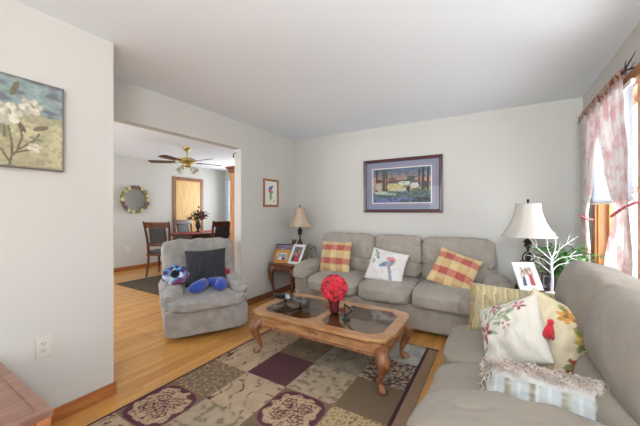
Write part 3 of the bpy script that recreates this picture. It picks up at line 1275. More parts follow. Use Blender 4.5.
bm = bmesh.new()
R0 = 0.078
for k in range(7):
    a = 2 * pi * k / 7
    squad(bm, (R0 * cos(a), 0, R0 * 0.78 * sin(a)), (0.052, 0.045, 0.046), n=2.2, seg=10, wr=0.006, ws=16, seed=k)
squad(bm, (0, 0.01, 0), (0.05, 0.03, 0.04), n=2.2, seg=8)
tdp = mesh_obj('tie_dye_plush', bm, M_cloth)
set_cols(tdp, tie_dye)
tdp.location = chair_pt(-0.285, -0.115, 0.612)
tdp.rotation_euler = (radians(-25), 0, radians(48))
tag(tdp, 'blue and white tie-dyed plush ring resting on the left arm of the recliner', 'plush toy')


# ------------------------------------------------------------------ coffee table
def ogee_rect(ax, ay, c, k=1.0):
    """rectangle with serpentine-cut corners"""
    pts = []
    corner = [(1.0, 0.0), (0.90, 0.10), (0.76, 0.15), (0.58, 0.13), (0.42, 0.16), (0.27, 0.27), (0.16, 0.42), (0.13, 0.58), (0.15, 0.76), (0.10, 0.90), (0.0, 1.0)]
    for sx, sy, rev in ((1, 1, False), (-1, 1, True), (-1, -1, False), (1, -1, True)):
        cs = [(sx * (ax - c * (p[1] * k)), sy * (ay - c * (p[0] * k))) for p in corner]
        cs = [(sx * (ax - c * p[0] * k), sy * (ay - c * p[1] * k)) for p in corner]
        if sx * sy > 0:
            cs = cs[::-1]
        pts += cs
    return pts


TX, TY, TZ = -1.265, 2.265, 0.39
ct = thing('coffee_table', 'carved oak coffee table with two smoked glass panels on the patchwork rug', 'coffee table', (TX, TY, 0.010))
tz = TZ - 0.010
hw, hd = 0.64, 0.35


def shift(pts, dx):
    return [(x + dx, y) for x, y in pts]


def hole(w, h, c):
    # straight sides with stepped, curved corners
    pts = []
    cor = [(1, 0), (0.86, 0.26), (0.62, 0.34), (0.48, 0.48), (0.34, 0.62), (0.26, 0.86), (0, 1)]
    for sx, sy in ((1, 1), (-1, 1), (-1, -1), (1, -1)):
        cs = [(sx * (w - c * p[0]), sy * (h - c * p[1])) for p in cor]
        if sx * sy > 0:
            cs = cs[::-1]
        pts += cs
    return pts


holes = [shift(hole(0.262, 0.268, 0.075), -0.292), shift(hole(0.262, 0.268, 0.075), 0.292)]
bm = bmesh.new()
plate_holes(bm, ogee_rect(hw, hd, 0.14), holes, tz - 0.026, tz)
mesh_obj('tabletop', bm, M_oak, ct, bevel=0.007)
bm = bmesh.new()
prism(bm, ogee_rect(hw - 0.018, hd - 0.018, 0.11), tz - 0.038, tz - 0.0262)
# only a thin moulding ring
bm.free()
bm = bmesh.new()
plate_holes(bm, ogee_rect(hw - 0.016, hd - 0.016, 0.14), [ogee_rect(hw - 0.07, hd - 0.07, 0.10)], tz - 0.040, tz - 0.0262)
mesh_obj('top_moulding', bm, M_oakleg, ct, bevel=0.004)
for s in (-1, 1):
    bm = bmesh.new()
    prism(bm, shift(hole(0.268, 0.274, 0.075), s * 0.292), tz - 0.010, tz - 0.004)
    mesh_obj('glass_panel', bm, M_tabglass, ct, smooth=False)
bm = bmesh.new()
plate_holes(bm, ogee_rect(hw - 0.045, hd - 0.045, 0.09, 0.9), [ogee_rect(hw - 0.065, hd - 0.065, 0.09, 0.9)], tz - 0.115, tz - 0.040)
mesh_obj('apron', bm, M_oak, ct, bevel=0.003)
bm = bmesh.new()
plate_holes(bm, ogee_rect(hw - 0.030, hd - 0.030, 0.09, 0.9), [ogee_rect(hw - 0.065, hd - 0.065, 0.09, 0.9)], tz - 0.130, tz - 0.112)
mesh_obj('apron_moulding', bm, M_oakleg, ct, bevel=0.006)
bm = bmesh.new()
for k in (-1, 1):
    stube(bm, [(0, -hd + 0.042, tz - 0.078, 0.010), (k * 0.03, -hd + 0.042, tz - 0.070, 0.009), (k * 0.055, -hd + 0.042, tz - 0.080, 0.006), (k * 0.07, -hd + 0.042, tz - 0.072, 0.003)], n=8)
mesh_obj('apron_carving', bm, M_oakleg, ct)


def cabriole(h, out, r=1.0):
    """leg at origin, bowing toward the outward direction out=(ox,oy)"""
    ox, oy = out
    P = [(-0.012, 0.0, h, 0.046), (0.014, 0, h - 0.03, 0.054), (0.030, 0, h - 0.065, 0.052), (0.024, 0, h * 0.62, 0.037), (0.004, 0, h * 0.40, 0.023),
         (-0.008, 0, h * 0.20, 0.0165), (-0.002, 0, 0.040, 0.018), (0.012, 0, 0.022, 0.028), (0.018, 0, 0.010, 0.033), (0.018, 0, 0.0, 0.022)]
    bm = bmesh.new()
    stube(bm, [(p[0] * ox * r, p[0] * oy * r, p[2], p[3] * r) for p in P], k=4, n=14)
    return bm


for sx in (-1, 1):
    for sy in (-1, 1):
        lg = mesh_obj('leg', cabriole(tz - 0.10, (sx * 1.1, sy * 1.1), 1.0), M_oakleg, ct)
        lg.location = (sx * (hw - 0.075), sy * (hd - 0.075), 0)

# pedestal dish with remotes
zt = TZ + 0.0005
dx, dy = -1.67, 2.16
pd = thing('pedestal_dish', 'dark round pedestal dish on the left glass panel of the coffee table', 'dish', (dx, dy, zt))
M_ped = mat('brown_glass', (70, 50, 40), 0.12, coat=0.6)
mesh_obj('base', lathe(bmesh.new(), [(0.11, 0), (0.113, 0.004), (0.105, 0.009), (0.03, 0.014), (0.016, 0.022), (0.005, 0.026)], n=36), M_ped, pd)
mesh_obj('stem', lathe(bmesh.new(), [(0.014, 0.022), (0.010, 0.035), (0.018, 0.05), (0.010, 0.062), (0.022, 0.088)], n=18), M_black, pd)
mesh_obj('tray', lathe(bmesh.new(), [(0.02, 0.086), (0.075, 0.091), (0.088, 0.098), (0.084, 0.100), (0.03, 0.0935), (0.004, 0.0935)], n=28), M_black, pd)
for k, (ox, oy, rz, l, mm, lb) in enumerate(((-0.03, 0.0, 25, 0.085, M_black, 'black remote control across the left of the pedestal dish'),
                                             (0.035, -0.01, -50, 0.07, mat('silver_plastic', (170, 176, 172), 0.35), 'silver remote control at the right of the pedestal dish'))):
    r_ = thing('remote_control', lb, 'remote control', (dx + ox, dy + oy, zt + 0.1005), radians(rz))
    bm = bmesh.new()
    squad(bm, (0, 0, 0.009), (l, 0.021, 0.009), n=6, seg=6)
    mesh_obj('body', bm, mm, r_)
    bm = bmesh.new()
    for i in range(6):
        for j in (-1, 0, 1):
            box(bm, -l * 0.8 + i * l * 0.28, -l * 0.8 + i * l * 0.28 + 0.007, j * 0.011 - 0.003, j * 0.011 + 0.003, 0.0165, 0.0195)
    mesh_obj('buttons', bm, mat('grey_buttons', (96, 96, 100), 0.5), r_, smooth=False)

# poinsettia in a red pot
px_, py_ = -1.225, 2.28
po = thing('poinsettia', 'red poinsettia flower ball in a dark red pot on the coffee table', 'flowers', (px_, py_, zt))
mesh_obj('pot', lathe(bmesh.new(), [(0.036, 0), (0.040, 0.005), (0.046, 0.07), (0.054, 0.11), (0.050, 0.112), (0.042, 0.10), (0.006, 0.098)], n=26), M_vasered, po)
bm = bmesh.new()
cc = Vector((0, 0, 0.205))
random.seed(5)
for k in range(10):
    a = random.uniform(0, 2 * pi)
    tube(bm, [(0, 0, 0.09), (0.03 * cos(a), 0.03 * sin(a), 0.15), (0.07 * cos(a), 0.07 * sin(a), 0.21)], 0.0025, n=5)
mesh_obj('stems', bm, M_green, po)


def petal(bm, base, d, up, ln, wd):
    d = d.normalized()
    side = d.cross(up).normalized()
    nrm = side.cross(d).normalized()
    rows = []
    for i, (t, w, z) in enumerate(((0, 0.15, 0), (0.25, 0.75, 0.10), (0.5, 1.0, 0.14), (0.75, 0.72, 0.08), (1, 0.05, -0.10))):
        p = base + d * ln * t + nrm * ln * z
        rows.append([bm.verts.new(p - side * wd * w + nrm * 0.004), bm.verts.new(p), bm.verts.new(p + side * wd * w + nrm * 0.004)])
    for a, b in zip(rows, rows[1:]):
        for j in (0, 1):
            bm.faces.new((a[j], a[j + 1], b[j + 1], b[j]))


NB = 34
for k in range(NB):
    zf = 1 - 1.75 * (k + 0.5) / NB
    ph = k * 2.39996
    n_ = Vector((sqrt(max(0, 1 - zf * zf)) * cos(ph), sqrt(max(0, 1 - zf * zf)) * sin(ph), zf))
    c0 = cc + n_ * 0.082
    t1 = n_.orthogonal().normalized()
    t2 = n_.cross(t1)
    bm = bmesh.new()
    for lay, (num, ln, lift) in enumerate(((6, 0.062, 0.45), (5, 0.045, 0.95))):
        for i in range(num):
            a = 2 * pi * i / num + lay * 0.5 + k
            d = (t1 * cos(a) + t2 * sin(a)) + n_ * (lift + random.uniform(-0.2, 0.2))
            petal(bm, c0, d, n_, ln * random.uniform(0.85, 1.15), 0.019)
    mesh_obj('bloom', bm, M_red, po, angle=0, recalc=False)

# black triangular ornament
tr = thing('triangle_ornament', 'black open triangle ornament beside the red pot on the coffee table', 'ornament', (-1.075, 2.165, zt), radians(28))
bm = bmesh.new()
P3 = [Vector((0, 0, 0.0)), Vector((0, 0, 0.135)), Vector((0.078, 0, 0.075))]
c3 = sum(P3, Vector()) / 3
loops = []
for s, y in ((1.0, -0.02), (0.62, -0.02), (0.62, 0.02), (1.0, 0.02)):
    loops.append([bm.verts.new(c3 + (p - c3) * s + Vector((0, y, 0))) for p in P3])
for a, b in zip(loops, loops[1:] + loops[:1]):
    for i in range(3):
        bm.faces.new((a[i], a[(i + 1) % 3], b[(i + 1) % 3], b[i]))
mesh_obj('triangle_frame', bm, M_black, tr, bevel=0.002)
mesh_obj('foot', B(-0.012, 0.05, -0.022, 0.022, 0, 0.006), M_black, tr, bevel=0.002)


# ------------------------------------------------------------------ end table in the left corner
def end_table(name, label, x0, x1, y0, y1, h, m, skirt=True):
    r = thing(name, label, 'side table', ((x0 + x1) / 2, (y0 + y1) / 2, 0))
    w, d = (x1 - x0) / 2, (y1 - y0) / 2
    bm = bmesh.new()
    prism(bm, ogee_rect(w, d, 0.04), h - 0.025, h)
    mesh_obj('tabletop', bm, m, r, bevel=0.006)
    bm = bmesh.new()
    plate_holes(bm, [(-w + 0.03, -d + 0.03), (w - 0.03, -d + 0.03), (w - 0.03, d - 0.03), (-w + 0.03, d - 0.03)],
                [[(-w + 0.05, -d + 0.05), (w - 0.05, -d + 0.05), (w - 0.05, d - 0.05), (-w + 0.05, d - 0.05)]], h - 0.105, h - 0.0255)
    mesh_obj('apron', bm, m, r, bevel=0.003)
    for sx in (-1, 1):
        for sy in (-1, 1):
            lg = mesh_obj('leg', cabriole(h - 0.05, (sx, sy), 0.8), m, r)
            lg.location = (sx * (w - 0.06), sy * (d - 0.06), 0)
    return r


end_table('end_table', 'cherry end table with curved legs in the left corner beside the three-seat sofa', -2.83, -2.375, 3.24, 3.80, 0.53, M_cherry)
end_table('lamp_table', 'wooden table in the right corner holding the large lamp and plant', 0.16, 0.70, 2.93, 3.62, 0.60, M_cherry)


# ------------------------------------------------------------------ lamps
def bell_shade(r0, r1, h, th=0.002, n=8, power=1.9):
    """panelled bell shade, from z=0 (bottom) up to h"""
    bm = bmesh.new()
    seg = n * 6
    prof = []
    for k in range(13):
        t = k / 12
        prof.append((r1 + (r0 - r1) * (1 - t) ** power, h * t))
    full = prof + [(r - th, z) for r, z in prof[::-1]]
    rings = []
    for r, z in full:
        ring = []
        for i in range(seg):
            a = 2 * pi * i / seg
            u = (i % 6) / 6
            rr = r * (1 - 0.035 * sin(pi * u))
            ring.append(bm.verts.new((rr * cos(a), rr * sin(a), z)))
        rings.append(ring)
    for a, b in zip(rings, rings[1:] + rings[:1]):
        for i in range(seg):
            bm.faces.new((a[i], a[(i + 1) % seg], b[(i + 1) % seg], b[i]))
    return bm


def table_lamp(name, label, loc, zb, zs0, zs1, r0, r1, mshade, scroll, rz=0):
    r = thing(name, label, 'lamp', loc, rz)
    H0 = zs0 - zb
    H1 = zs1 - zb
    sh = mesh_obj('lamp_shade', bell_shade(r0, r1, H1 - H0), mshade, r)
    sh.location = (0, 0, H0)
    for zz, rr in ((0, r0), (H1 - H0, r1)):
        n = 48
        pts = [(rr * 0.985 * cos(2 * pi * i / n), rr * 0.985 * sin(2 * pi * i / n), zz) for i in range(n + 1)]
        mesh_obj('trim', tube(bmesh.new(), pts, 0.003, n=6), mshade, sh)
    mesh_obj('base', lathe(bmesh.new(), [(0.075, 0), (0.078, 0.01), (0.06, 0.022), (0.03, 0.03), (0.022, 0.045), (0.03, 0.055), (0.018, 0.07), (0.012, 0.09)], n=28), M_bronze, r)
    top = H0 + 0.03
    s = top / 0.55
    mesh_obj('stem', lathe(bmesh.new(), [(0.010, 0.085), (0.012, top * 0.45), (0.018, top * 0.5), (0.010, top * 0.54), (0.012, top * 0.70), (0.034, top * 0.74), (0.026, top * 0.79), (0.040, top * 0.83),
                                          (0.022, top * 0.87), (0.010, top * 0.92), (0.008, top)], n=22), M_bronze, r)
    if scroll:
        for k in range(4):
            a = pi / 4 + k * pi / 2
            bm = bmesh.new()
            pts = []
            for q in range(22):
                t = q / 21
                rr = 0.014 + 0.062 * sin(pi * t) * (0.7 + 0.3 * cos(2 * pi * t))
                pts.append((rr * cos(a), rr * sin(a), 0.09 + (top * 0.62 - 0.09) * t))
            tube(bm, pts, 0.0065, n=8)
            # inner curl
            pts = []
            for q in range(16):
                th = q / 15 * 1.6 * pi
                rr = 0.026 * (1 - q / 22)
                cx, cz = 0.040, top * 0.40
                pts.append(((cx + rr * cos(th)) * cos(a), (cx + rr * cos(th)) * sin(a), cz + rr * sin(th)))
            tube(bm, pts, 0.005, n=8)
            mesh_obj('scroll', bm, M_bronze, r)
    else:
        mesh_obj('body', lathe(bmesh.new(), [(0.014, 0.09), (0.045, 0.14), (0.055, 0.20), (0.035, 0.28), (0.014, 0.33)], n=22), M_bronze, r)
    bm = bmesh.new()
    tube(bm, [(0, 0, top), (0, 0, H1 + 0.012)], 0.003, n=8)
    for k in range(3):
        a = k * 2 * pi / 3
        tube(bm, [(0, 0, H1 - 0.004), (r1 * 0.97 * cos(a), r1 * 0.97 * sin(a), H1 - 0.004)], 0.002, n=6)
    mesh_obj('harp', bm, M_bronze, r)
    mesh_obj('finial', lathe(bmesh.new(), [(0.004, H1 + 0.006), (0.012, H1 + 0.014), (0.006, H1 + 0.022), (0.013, H1 + 0.034), (0.003, H1 + 0.048)], n=14), M_bronze, r)
    bm = bmesh.new()
    bmesh.ops.create_uvsphere(bm, u_segments=16, v_segments=12, radius=0.03)
    bl = mesh_obj('bulb', bm, mat('bulb_glass', (238, 236, 228), 0.4), r)
    bl.location = (0, 0, H0 + 0.07)
    return r


table_lamp('table_lamp', 'small beige bell-shaded lamp on the cherry end table in the left corner', (-2.50, 3.585, 0.53), 0.53, 1.05, 1.318, 0.172, 0.075, M_shade, False)
table_lamp('table_lamp', 'large cream bell-shaded lamp with scrolled iron base in the right corner', (0.25, 3.38, 0.60), 0.60, 1.035, 1.34, 0.225, 0.105, M_shade2, True, radians(20))


# ------------------------------------------------------------------ small standing photo frames
def photo_frame(label, loc, rz, w, h, fw, mframe, fn, tilt=-14, name='photo_frame', group=None):
    r = thing(name, label, 'picture frame', loc, rz)
    fb = frame_bars(w, h, fw, 0.012)
    f_ = mesh_obj('frame', fb, mframe, r, bevel=0.0015)
    p = picture_plate('photo', w + 0.004, h + 0.004, 0.006, fn, M_print, r, 36, 36)
    p.location = (0, 0, fw - 0.002)
    bm = bmesh.new()
    box(bm, -0.015, 0.015, 0.0, 0.006, 0, h * 0.7)
    e = mesh_obj('easel_leg', bm, M_black, r, smooth=False)
    t = radians(tilt)
    c, s = cos(t), sin(t)
    for q in (f_, p):
        q.rotation_euler = (t, 0, 0)
    p.location = (0, -s * (fw - 0.002) * 1.0, (fw - 0.002) * c)
    lean = h * 0.72 + fw
    e.location = (0, (lean * -s) + 0.045, 0.0)
    e.rotation_euler = (radians(14), 0, 0)
    return r


def people(seed, bgc=(176, 176, 180), mat_w=0.0):
    P = Paint()
    rnd = random.Random(seed)
    for k in range(3):
        x = -0.4 + 0.4 * k + rnd.uniform(-0.08, 0.08)
        y = 0.62 + rnd.uniform(-0.1, 0.12)
        body = rnd.choice([(180, 60, 70), (60, 70, 110), (220, 220, 225), (60, 60, 66), (150, 110, 120)])
        P.ell(x, y - 0.5, 0.24, 0.42, 0, body)
        P.ell(x, y + 0.03, 0.13, 0.12, 0, (90, 62, 46))
        P.ell(x, y - 0.02, 0.10, 0.11, 0, (212, 168, 144))
    return P, bgc


def photo_fn(w, h, seed, bgc, border):
    P, b = people(seed, bgc)

    def fn(x, z):
        u = x / (w / 2)
        v = z / h
        if abs(x) > w / 2 - border or z < border or z > h - border:
            return (232, 230, 226)
        return P.at(u, v, mix(b, (90, 110, 90), 0.3 + nz(u * 4, v * 4, seed)))
    return fn


M_gold = mat('golden_oak_frame', (206, 148, 66), 0.4, rgb2=(178, 118, 44), vscale=12)
M_dkfr = mat('dark_frame', (64, 40, 38), 0.4)
ze = 0.5305
photo_frame('small golden wood photo frame at the front left of the cherry end table', (-2.64, 3.33, ze), radians(24), 0.14, 0.10, 0.045, M_gold, photo_fn(0.134, 0.094, 3, (170, 180, 200), 0.0), -22)
photo_frame('tall white photo frame leaning on the cherry end table by the sofa arm', (-2.43, 3.33, ze), radians(-8), 0.17, 0.24, 0.028, M_whitefr, photo_fn(0.174, 0.244, 4, (110, 100, 110), 0.012), -28)
photo_frame('dark two-photo frame behind the golden one on the cherry end table', (-2.665, 3.445, ze), radians(24), 0.25, 0.22, 0.02, M_dkfr, photo_fn(0.254, 0.224, 6, (150, 120, 160), 0.004), -14)

# brown teddy figurine and dried flowers behind the frames
td = thing('bear_figurine', 'small brown teddy figurine beside the lamp on the cherry end table', 'figurine', (-2.69, 3.70, ze))
M_bear = mat('bear_brown', (122, 84, 58), 0.9, rgb2=(90, 60, 42), vscale=30)
mesh_obj('stand', lathe(bmesh.new(), [(0.045, 0), (0.05, 0.015), (0.03, 0.03), (0.03, 0.13), (0.05, 0.15), (0.02, 0.155)], n=20), M_cherry, td)
bm = bmesh.new()
squad(bm, (0, 0, 0.195), (0.042, 0.036, 0.048), n=2.1, seg=8)
squad(bm, (0, -0.004, 0.265), (0.036, 0.034, 0.034), n=2.1, seg=8)
for s in (-1, 1):
    squad(bm, (s * 0.028, 0, 0.295), (0.014, 0.009, 0.014), n=2.1, seg=4)
    stube(bm, [(s * 0.035, 0, 0.225, 0.015), (s * 0.06, -0.02, 0.20, 0.014), (s * 0.062, -0.04, 0.185, 0.013)], n=8)
    stube(bm, [(s * 0.022, -0.01, 0.17, 0.017), (s * 0.03, -0.045, 0.165, 0.016), (s * 0.034, -0.065, 0.172, 0.016)], n=8)
squad(bm, (0, -0.034, 0.257), (0.014, 0.012, 0.011), n=2.1, seg=5)
mesh_obj('body', bm, M_bear, td, angle=0)

an = thing('angel_figurine', 'pale winged figurine on the right of the small lamp', 'figurine', (-2.43, 3.725, ze))
M_ang = mat('stone_pale', (176, 164, 140), 0.8, rgb2=(130, 112, 88), vscale=22)
mesh_obj('gown', lathe(bmesh.new(), [(0.05, 0), (0.055, 0.01), (0.035, 0.09), (0.026, 0.15), (0.034, 0.18), (0.012, 0.20)], n=18), M_ang, an)
bm = bmesh.new()
squad(bm, (0, 0, 0.225), (0.023, 0.024, 0.028), n=2.1, seg=7)
mesh_obj('head', bm, M_ang, an)
bm = bmesh.new()
for s in (-1, 1):
    stube(bm, [(s * 0.015, 0.02, 0.15, 0.012), (s * 0.06, 0.03, 0.215, 0.026), (s * 0.095, 0.035, 0.17, 0.022), (s * 0.10, 0.035, 0.10, 0.008)], n=8, flat=0.4)
mesh_obj('wings', bm, M_ang, an)

# right table: white frame, small dark frame, plant, white twig tree
zr = 0.6005
photo_frame('white photo frame on the right corner table, in front of the large lamp', (0.25, 3.04, zr), radians(36), 0.155, 0.195, 0.026, M_whitefr,
            photo_fn(0.159, 0.199, 9, (214, 196, 196), 0.022), -26)
photo_frame('small dark photo frame between the white frame and the twig tree', (0.375, 3.16, zr), radians(-14), 0.075, 0.11, 0.013, M_dkfr,
            photo_fn(0.079, 0.114, 10, (150, 140, 170), 0.0), -12)
tw = thing('twig_tree', 'bare white twig tree standing on the right corner table', 'decorative tree', (0.385, 3.035, zr))
mesh_obj('tree_base', lathe(bmesh.new(), [(0.045, 0), (0.047, 0.006), (0.02, 0.014), (0.012, 0.016)], n=20), M_twig, tw)
bm = bmesh.new()
stube(bm, [(0, 0, 0.01, 0.011), (0.002, 0, 0.12, 0.010), (-0.003, 0, 0.24, 0.009), (0.0, 0, 0.30, 0.0085)], n=10)
random.seed(3)
BR = [((0, 0, 0.29), (0.02, 0.01, 0.35), (0.025, 0.0, 0.43), (0.02, 0, 0.50)),
      ((0, 0, 0.30), (0.05, 0.02, 0.36), (0.10, 0.03, 0.41), (0.17, 0.05, 0.47)),
      ((0, 0, 0.27), (-0.05, -0.01, 0.32), (-0.10, 0, 0.37), (-0.15, 0.02, 0.44)),
      ((0, 0, 0.29), (-0.025, 0.02, 0.36), (-0.03, 0.02, 0.42), (-0.035, 0.03, 0.47)),
      ((0, 0, 0.24), (0.05, 0, 0.29), (0.11, 0, 0.31), (0.19, 0.02, 0.33)),
      ((0, 0, 0.22), (-0.05, 0.01, 0.27), (-0.11, 0.02, 0.29), (-0.18, 0.02, 0.30)),
      ((0, 0, 0.18), (0.04, 0.02, 0.23), (0.09, 0.03, 0.25), (0.14, 0.05, 0.26)),
      ((0, 0, 0.16), (-0.04, -0.01, 0.20), (-0.08, -0.01, 0.24), (-0.12, 0, 0.25)),
      ((0, 0, 0.26), (0.02, -0.05, 0.31), (0.03, -0.09, 0.36), (0.05, -0.13, 0.42))]
mesh_obj('trunk', bm, M_twig, tw)
for b_ in BR:
    bm = bmesh.new()
    stube(bm, [b_[0] + (0.0045,), b_[1] + (0.0034,), b_[2] + (0.0026,), b_[3] + (0.0014,)], n=7)
    m_ = Vector(b_[2])
    for s in (-1, 1):
        e_ = m_ + (Vector(b_[3]) - m_) * 0.6 + Vector((random.uniform(-0.02, 0.02), random.uniform(-0.02, 0.02), s * 0.035))
        stube(bm, [tuple(m_) + (0.0022,), tuple((m_ + e_) / 2 + Vector((0, 0, s * 0.006))) + (0.0018,), tuple(e_) + (0.001,)], n=6)
    mesh_obj('branch', bm, M_twig, tw, angle=0)

pl = thing('potted_plant', 'leafy green plant in a dark planter behind the white twig tree', 'plant', (0.50, 3.24, zr))
bm = bmesh.new()
box(bm, -0.15, 0.13, -0.075, 0.075, 0, 0.10)
mesh_obj('planter', bm, mat('planter_dark', (64, 66, 60), 0.6, rgb2=(46, 48, 46), vscale=20), pl, bevel=0.008)
mesh_obj('soil', B(-0.142, 0.122, -0.067, 0.067, 0.098, 0.104), mat('soil', (52, 40, 32), 0.95, bump=0.6, bscale=80), pl, smooth=False)
bm = bmesh.new()
bs = bmesh.new()
random.seed(21)
for k in range(170):
    bx, by = random.uniform(-0.10, 0.09), random.uniform(-0.05, 0.05)
    a = random.uniform(0, 2 * pi)
    sp_ = random.uniform(0.02, 0.15)
    hh = random.uniform(0.13, 0.40) - sp_ * 0.35
    tip = Vector((bx + sp_ * cos(a), by + sp_ * 0.75 * sin(a), hh))
    tube(bs, [(bx, by, 0.10), (bx * 0.6 + tip.x * 0.4, by * 0.6 + tip.y * 0.4, 0.10 + (hh - 0.10) * 0.75), tuple(tip)], 0.0016, n=4)
    petal(bm, tip, Vector((cos(a), sin(a), random.uniform(-0.5, 0.4))), Vector((0, 0, 1)), random.uniform(0.06, 0.10), random.uniform(0.014, 0.024))
mesh_obj('stems', bs, M_green, pl, angle=0)
fo = mesh_obj('foliage', bm, mat('leaf_bright', (116, 164, 92), 0.45, rgb2=(66, 116, 60), vscale=14), pl, angle=0, recalc=False)

# ------------------------------------------------------------------ pictures
# large framed print on the back wall
fw_ = 0.045
PW, PH = 1.06, 0.735
gp = thing('framed_print', 'large landscape print in a dark mahogany frame above the three-seat sofa', 'picture', (-1.11, 3.958, 1.2525))
mesh_obj('frame', frame_bars(PW - 2 * fw_, PH - 2 * fw_, fw_, 0.022), mat('mahogany', (84, 34, 40), 0.35, rgb2=(58, 24, 30), vscale=6, stretch=(1, 1, 5), coat=0.4), gp, bevel=0.002)
pp = Paint()
# trees
for x, w, h0, h1, c in ((-0.86, 0.03, -0.4, 0.95, (48, 52, 50)), (-0.60, 0.055, -0.45, 1.0, (92, 78, 58)), (-0.5, 0.02, -0.3, 0.9, (60, 60, 52)), (0.62, 0.03, -0.1, 0.85, (46, 62, 66)),
                        (0.74, 0.04, -0.3, 0.95, (52, 66, 66)), (0.9, 0.03, -0.3, 0.9, (48, 62, 62))):
    pp.line([(x, h0), (x + 0.01, h1)], w, c)
for x, y, rx, ry, c in ((-0.78, -0.05, 0.13, 0.28, (196, 176, 160)), (-0.78, 0.28, 0.15, 0.10, (92, 64, 56)), (-0.2, -0.05, 0.28, 0.22, (218, 196, 132)), (-0.2, 0.22, 0.32, 0.10, (104, 84, 80)),
                        (0.12, 0.12, 0.22, 0.13, (206, 212, 200)), (0.22, 0.28, 0.26, 0.06, (88, 90, 92)), (0.0, -0.25, 0.4, 0.10, (208, 204, 176)), (0.48, -0.02, 0.14, 0.16, (222, 214, 206)),
                        (0.48, 0.20, 0.18, 0.08, (110, 100, 104)), (0.36, 0.42, 0.14, 0.12, (80, 96, 92)), (-0.3, 0.38, 0.12, 0.12, (128, 96, 70)), (0.26, -0.22, 0.07, 0.14, (60, 62, 58)),
                        (0.56, -0.32, 0.22, 0.12, (110, 118, 92)), (-0.7, -0.42, 0.25, 0.10, (196, 198, 180)), (-0.35, -0.5, 0.2, 0.08, (170, 180, 160)), (0.8, 0.0, 0.12, 0.2, (84, 84, 96))):
    pp.ell(x, y, rx, ry, 0, c)


def big_print(x, z):
    W_, H_ = PW - 2 * fw_ + 0.004, PH - 2 * fw_ + 0.004
    dxe = W_ / 2 - abs(x)
    dze = min(z, H_ - z)
    e = min(dxe, dze)
    if e < 0.062 or dxe < 0.066:
        return (132, 138, 160)
    if e < 0.069 or dxe < 0.074:
        return (176, 140, 142)
    if e < 0.082 or dxe < 0.086:
        return (132, 130, 150)
    if e < 0.094 or dxe < 0.098:
        return (224, 220, 214)
    u = x / (W_ / 2 - 0.098)
    v = (z - 0.094) / (H_ - 0.188) * 2 - 1
    n = nz(u * 7, v * 7, 1)
    if v > 0.15:
        c = mix((206, 150, 124), (92, 108, 134), (v - 0.28) * 1.9 + n * 0.5)
    elif v > -0.35:
        c = mix((130, 120, 90), (190, 170, 140), 0.5 + n)
    else:
        c = mix((76, 96, 90), (104, 130, 130), 0.5 + n * 1.5)
    if v < -0.72:
        c = mix((110, 122, 170), (56, 60, 56), 0.3 + u * 0.6 + n)
    c = pp.at(u, v, c)
    return mix(c, (52, 66, 66), 0.10 + 0.6 * nz(u * 16, v * 16, 7))


q = picture_plate('print', PW - 2 * fw_ + 0.004, PH - 2 * fw_ + 0.004, 0.006, big_print, M_print, gp, 220, 150)
q.location = (0, 0, fw_ - 0.002)
mesh_obj('glass', B(-PW / 2 + fw_, PW / 2 - fw_, -0.0095, -0.0080, fw_, PH - fw_), M_picglass, gp, smooth=False)

# small picture on the left wall: oak frame, cream mat, flowers
sg = thing('small_framed_picture', 'small oak-framed flower picture on the left wall beside the opening', 'picture', (-2.878, 3.37, 1.335), radians(90))
mesh_obj('frame', frame_bars(0.27, 0.345, 0.032, 0.018), mat('red_oak_frame', (172, 116, 72), 0.4, rgb2=(148, 92, 54), vscale=9), sg, bevel=0.002)
ps = Paint()
ps.line([(-0.02, 0.12), (-0.01, 0.2)], 0.016, (110, 160, 110))
ps.ell(-0.005, 0.115, 0.03, 0.05, 0, (130, 176, 140))
for x, y, c in ((-0.02, 0.20, (196, 66, 70)), (0.025, 0.19, (206, 96, 90)), (0.0, 0.235, (110, 100, 160)), (-0.03, 0.25, (90, 110, 170)), (0.02, 0.265, (90, 84, 130)), (-0.045, 0.215, (206, 120, 130)), (-0.01, 0.165, (90, 140, 90))):
    ps.ell(x, y, 0.024, 0.02, 20, c)
ps.ell(0.07, 0.06, 0.012, 0.01, 0, (90, 90, 90))
q = picture_plate('print', 0.274, 0.349, 0.006, lambda x, z: ps.at(x, z, (222, 222, 214)), M_print, sg, 60, 80)
q.location = (0, 0, 0.030)

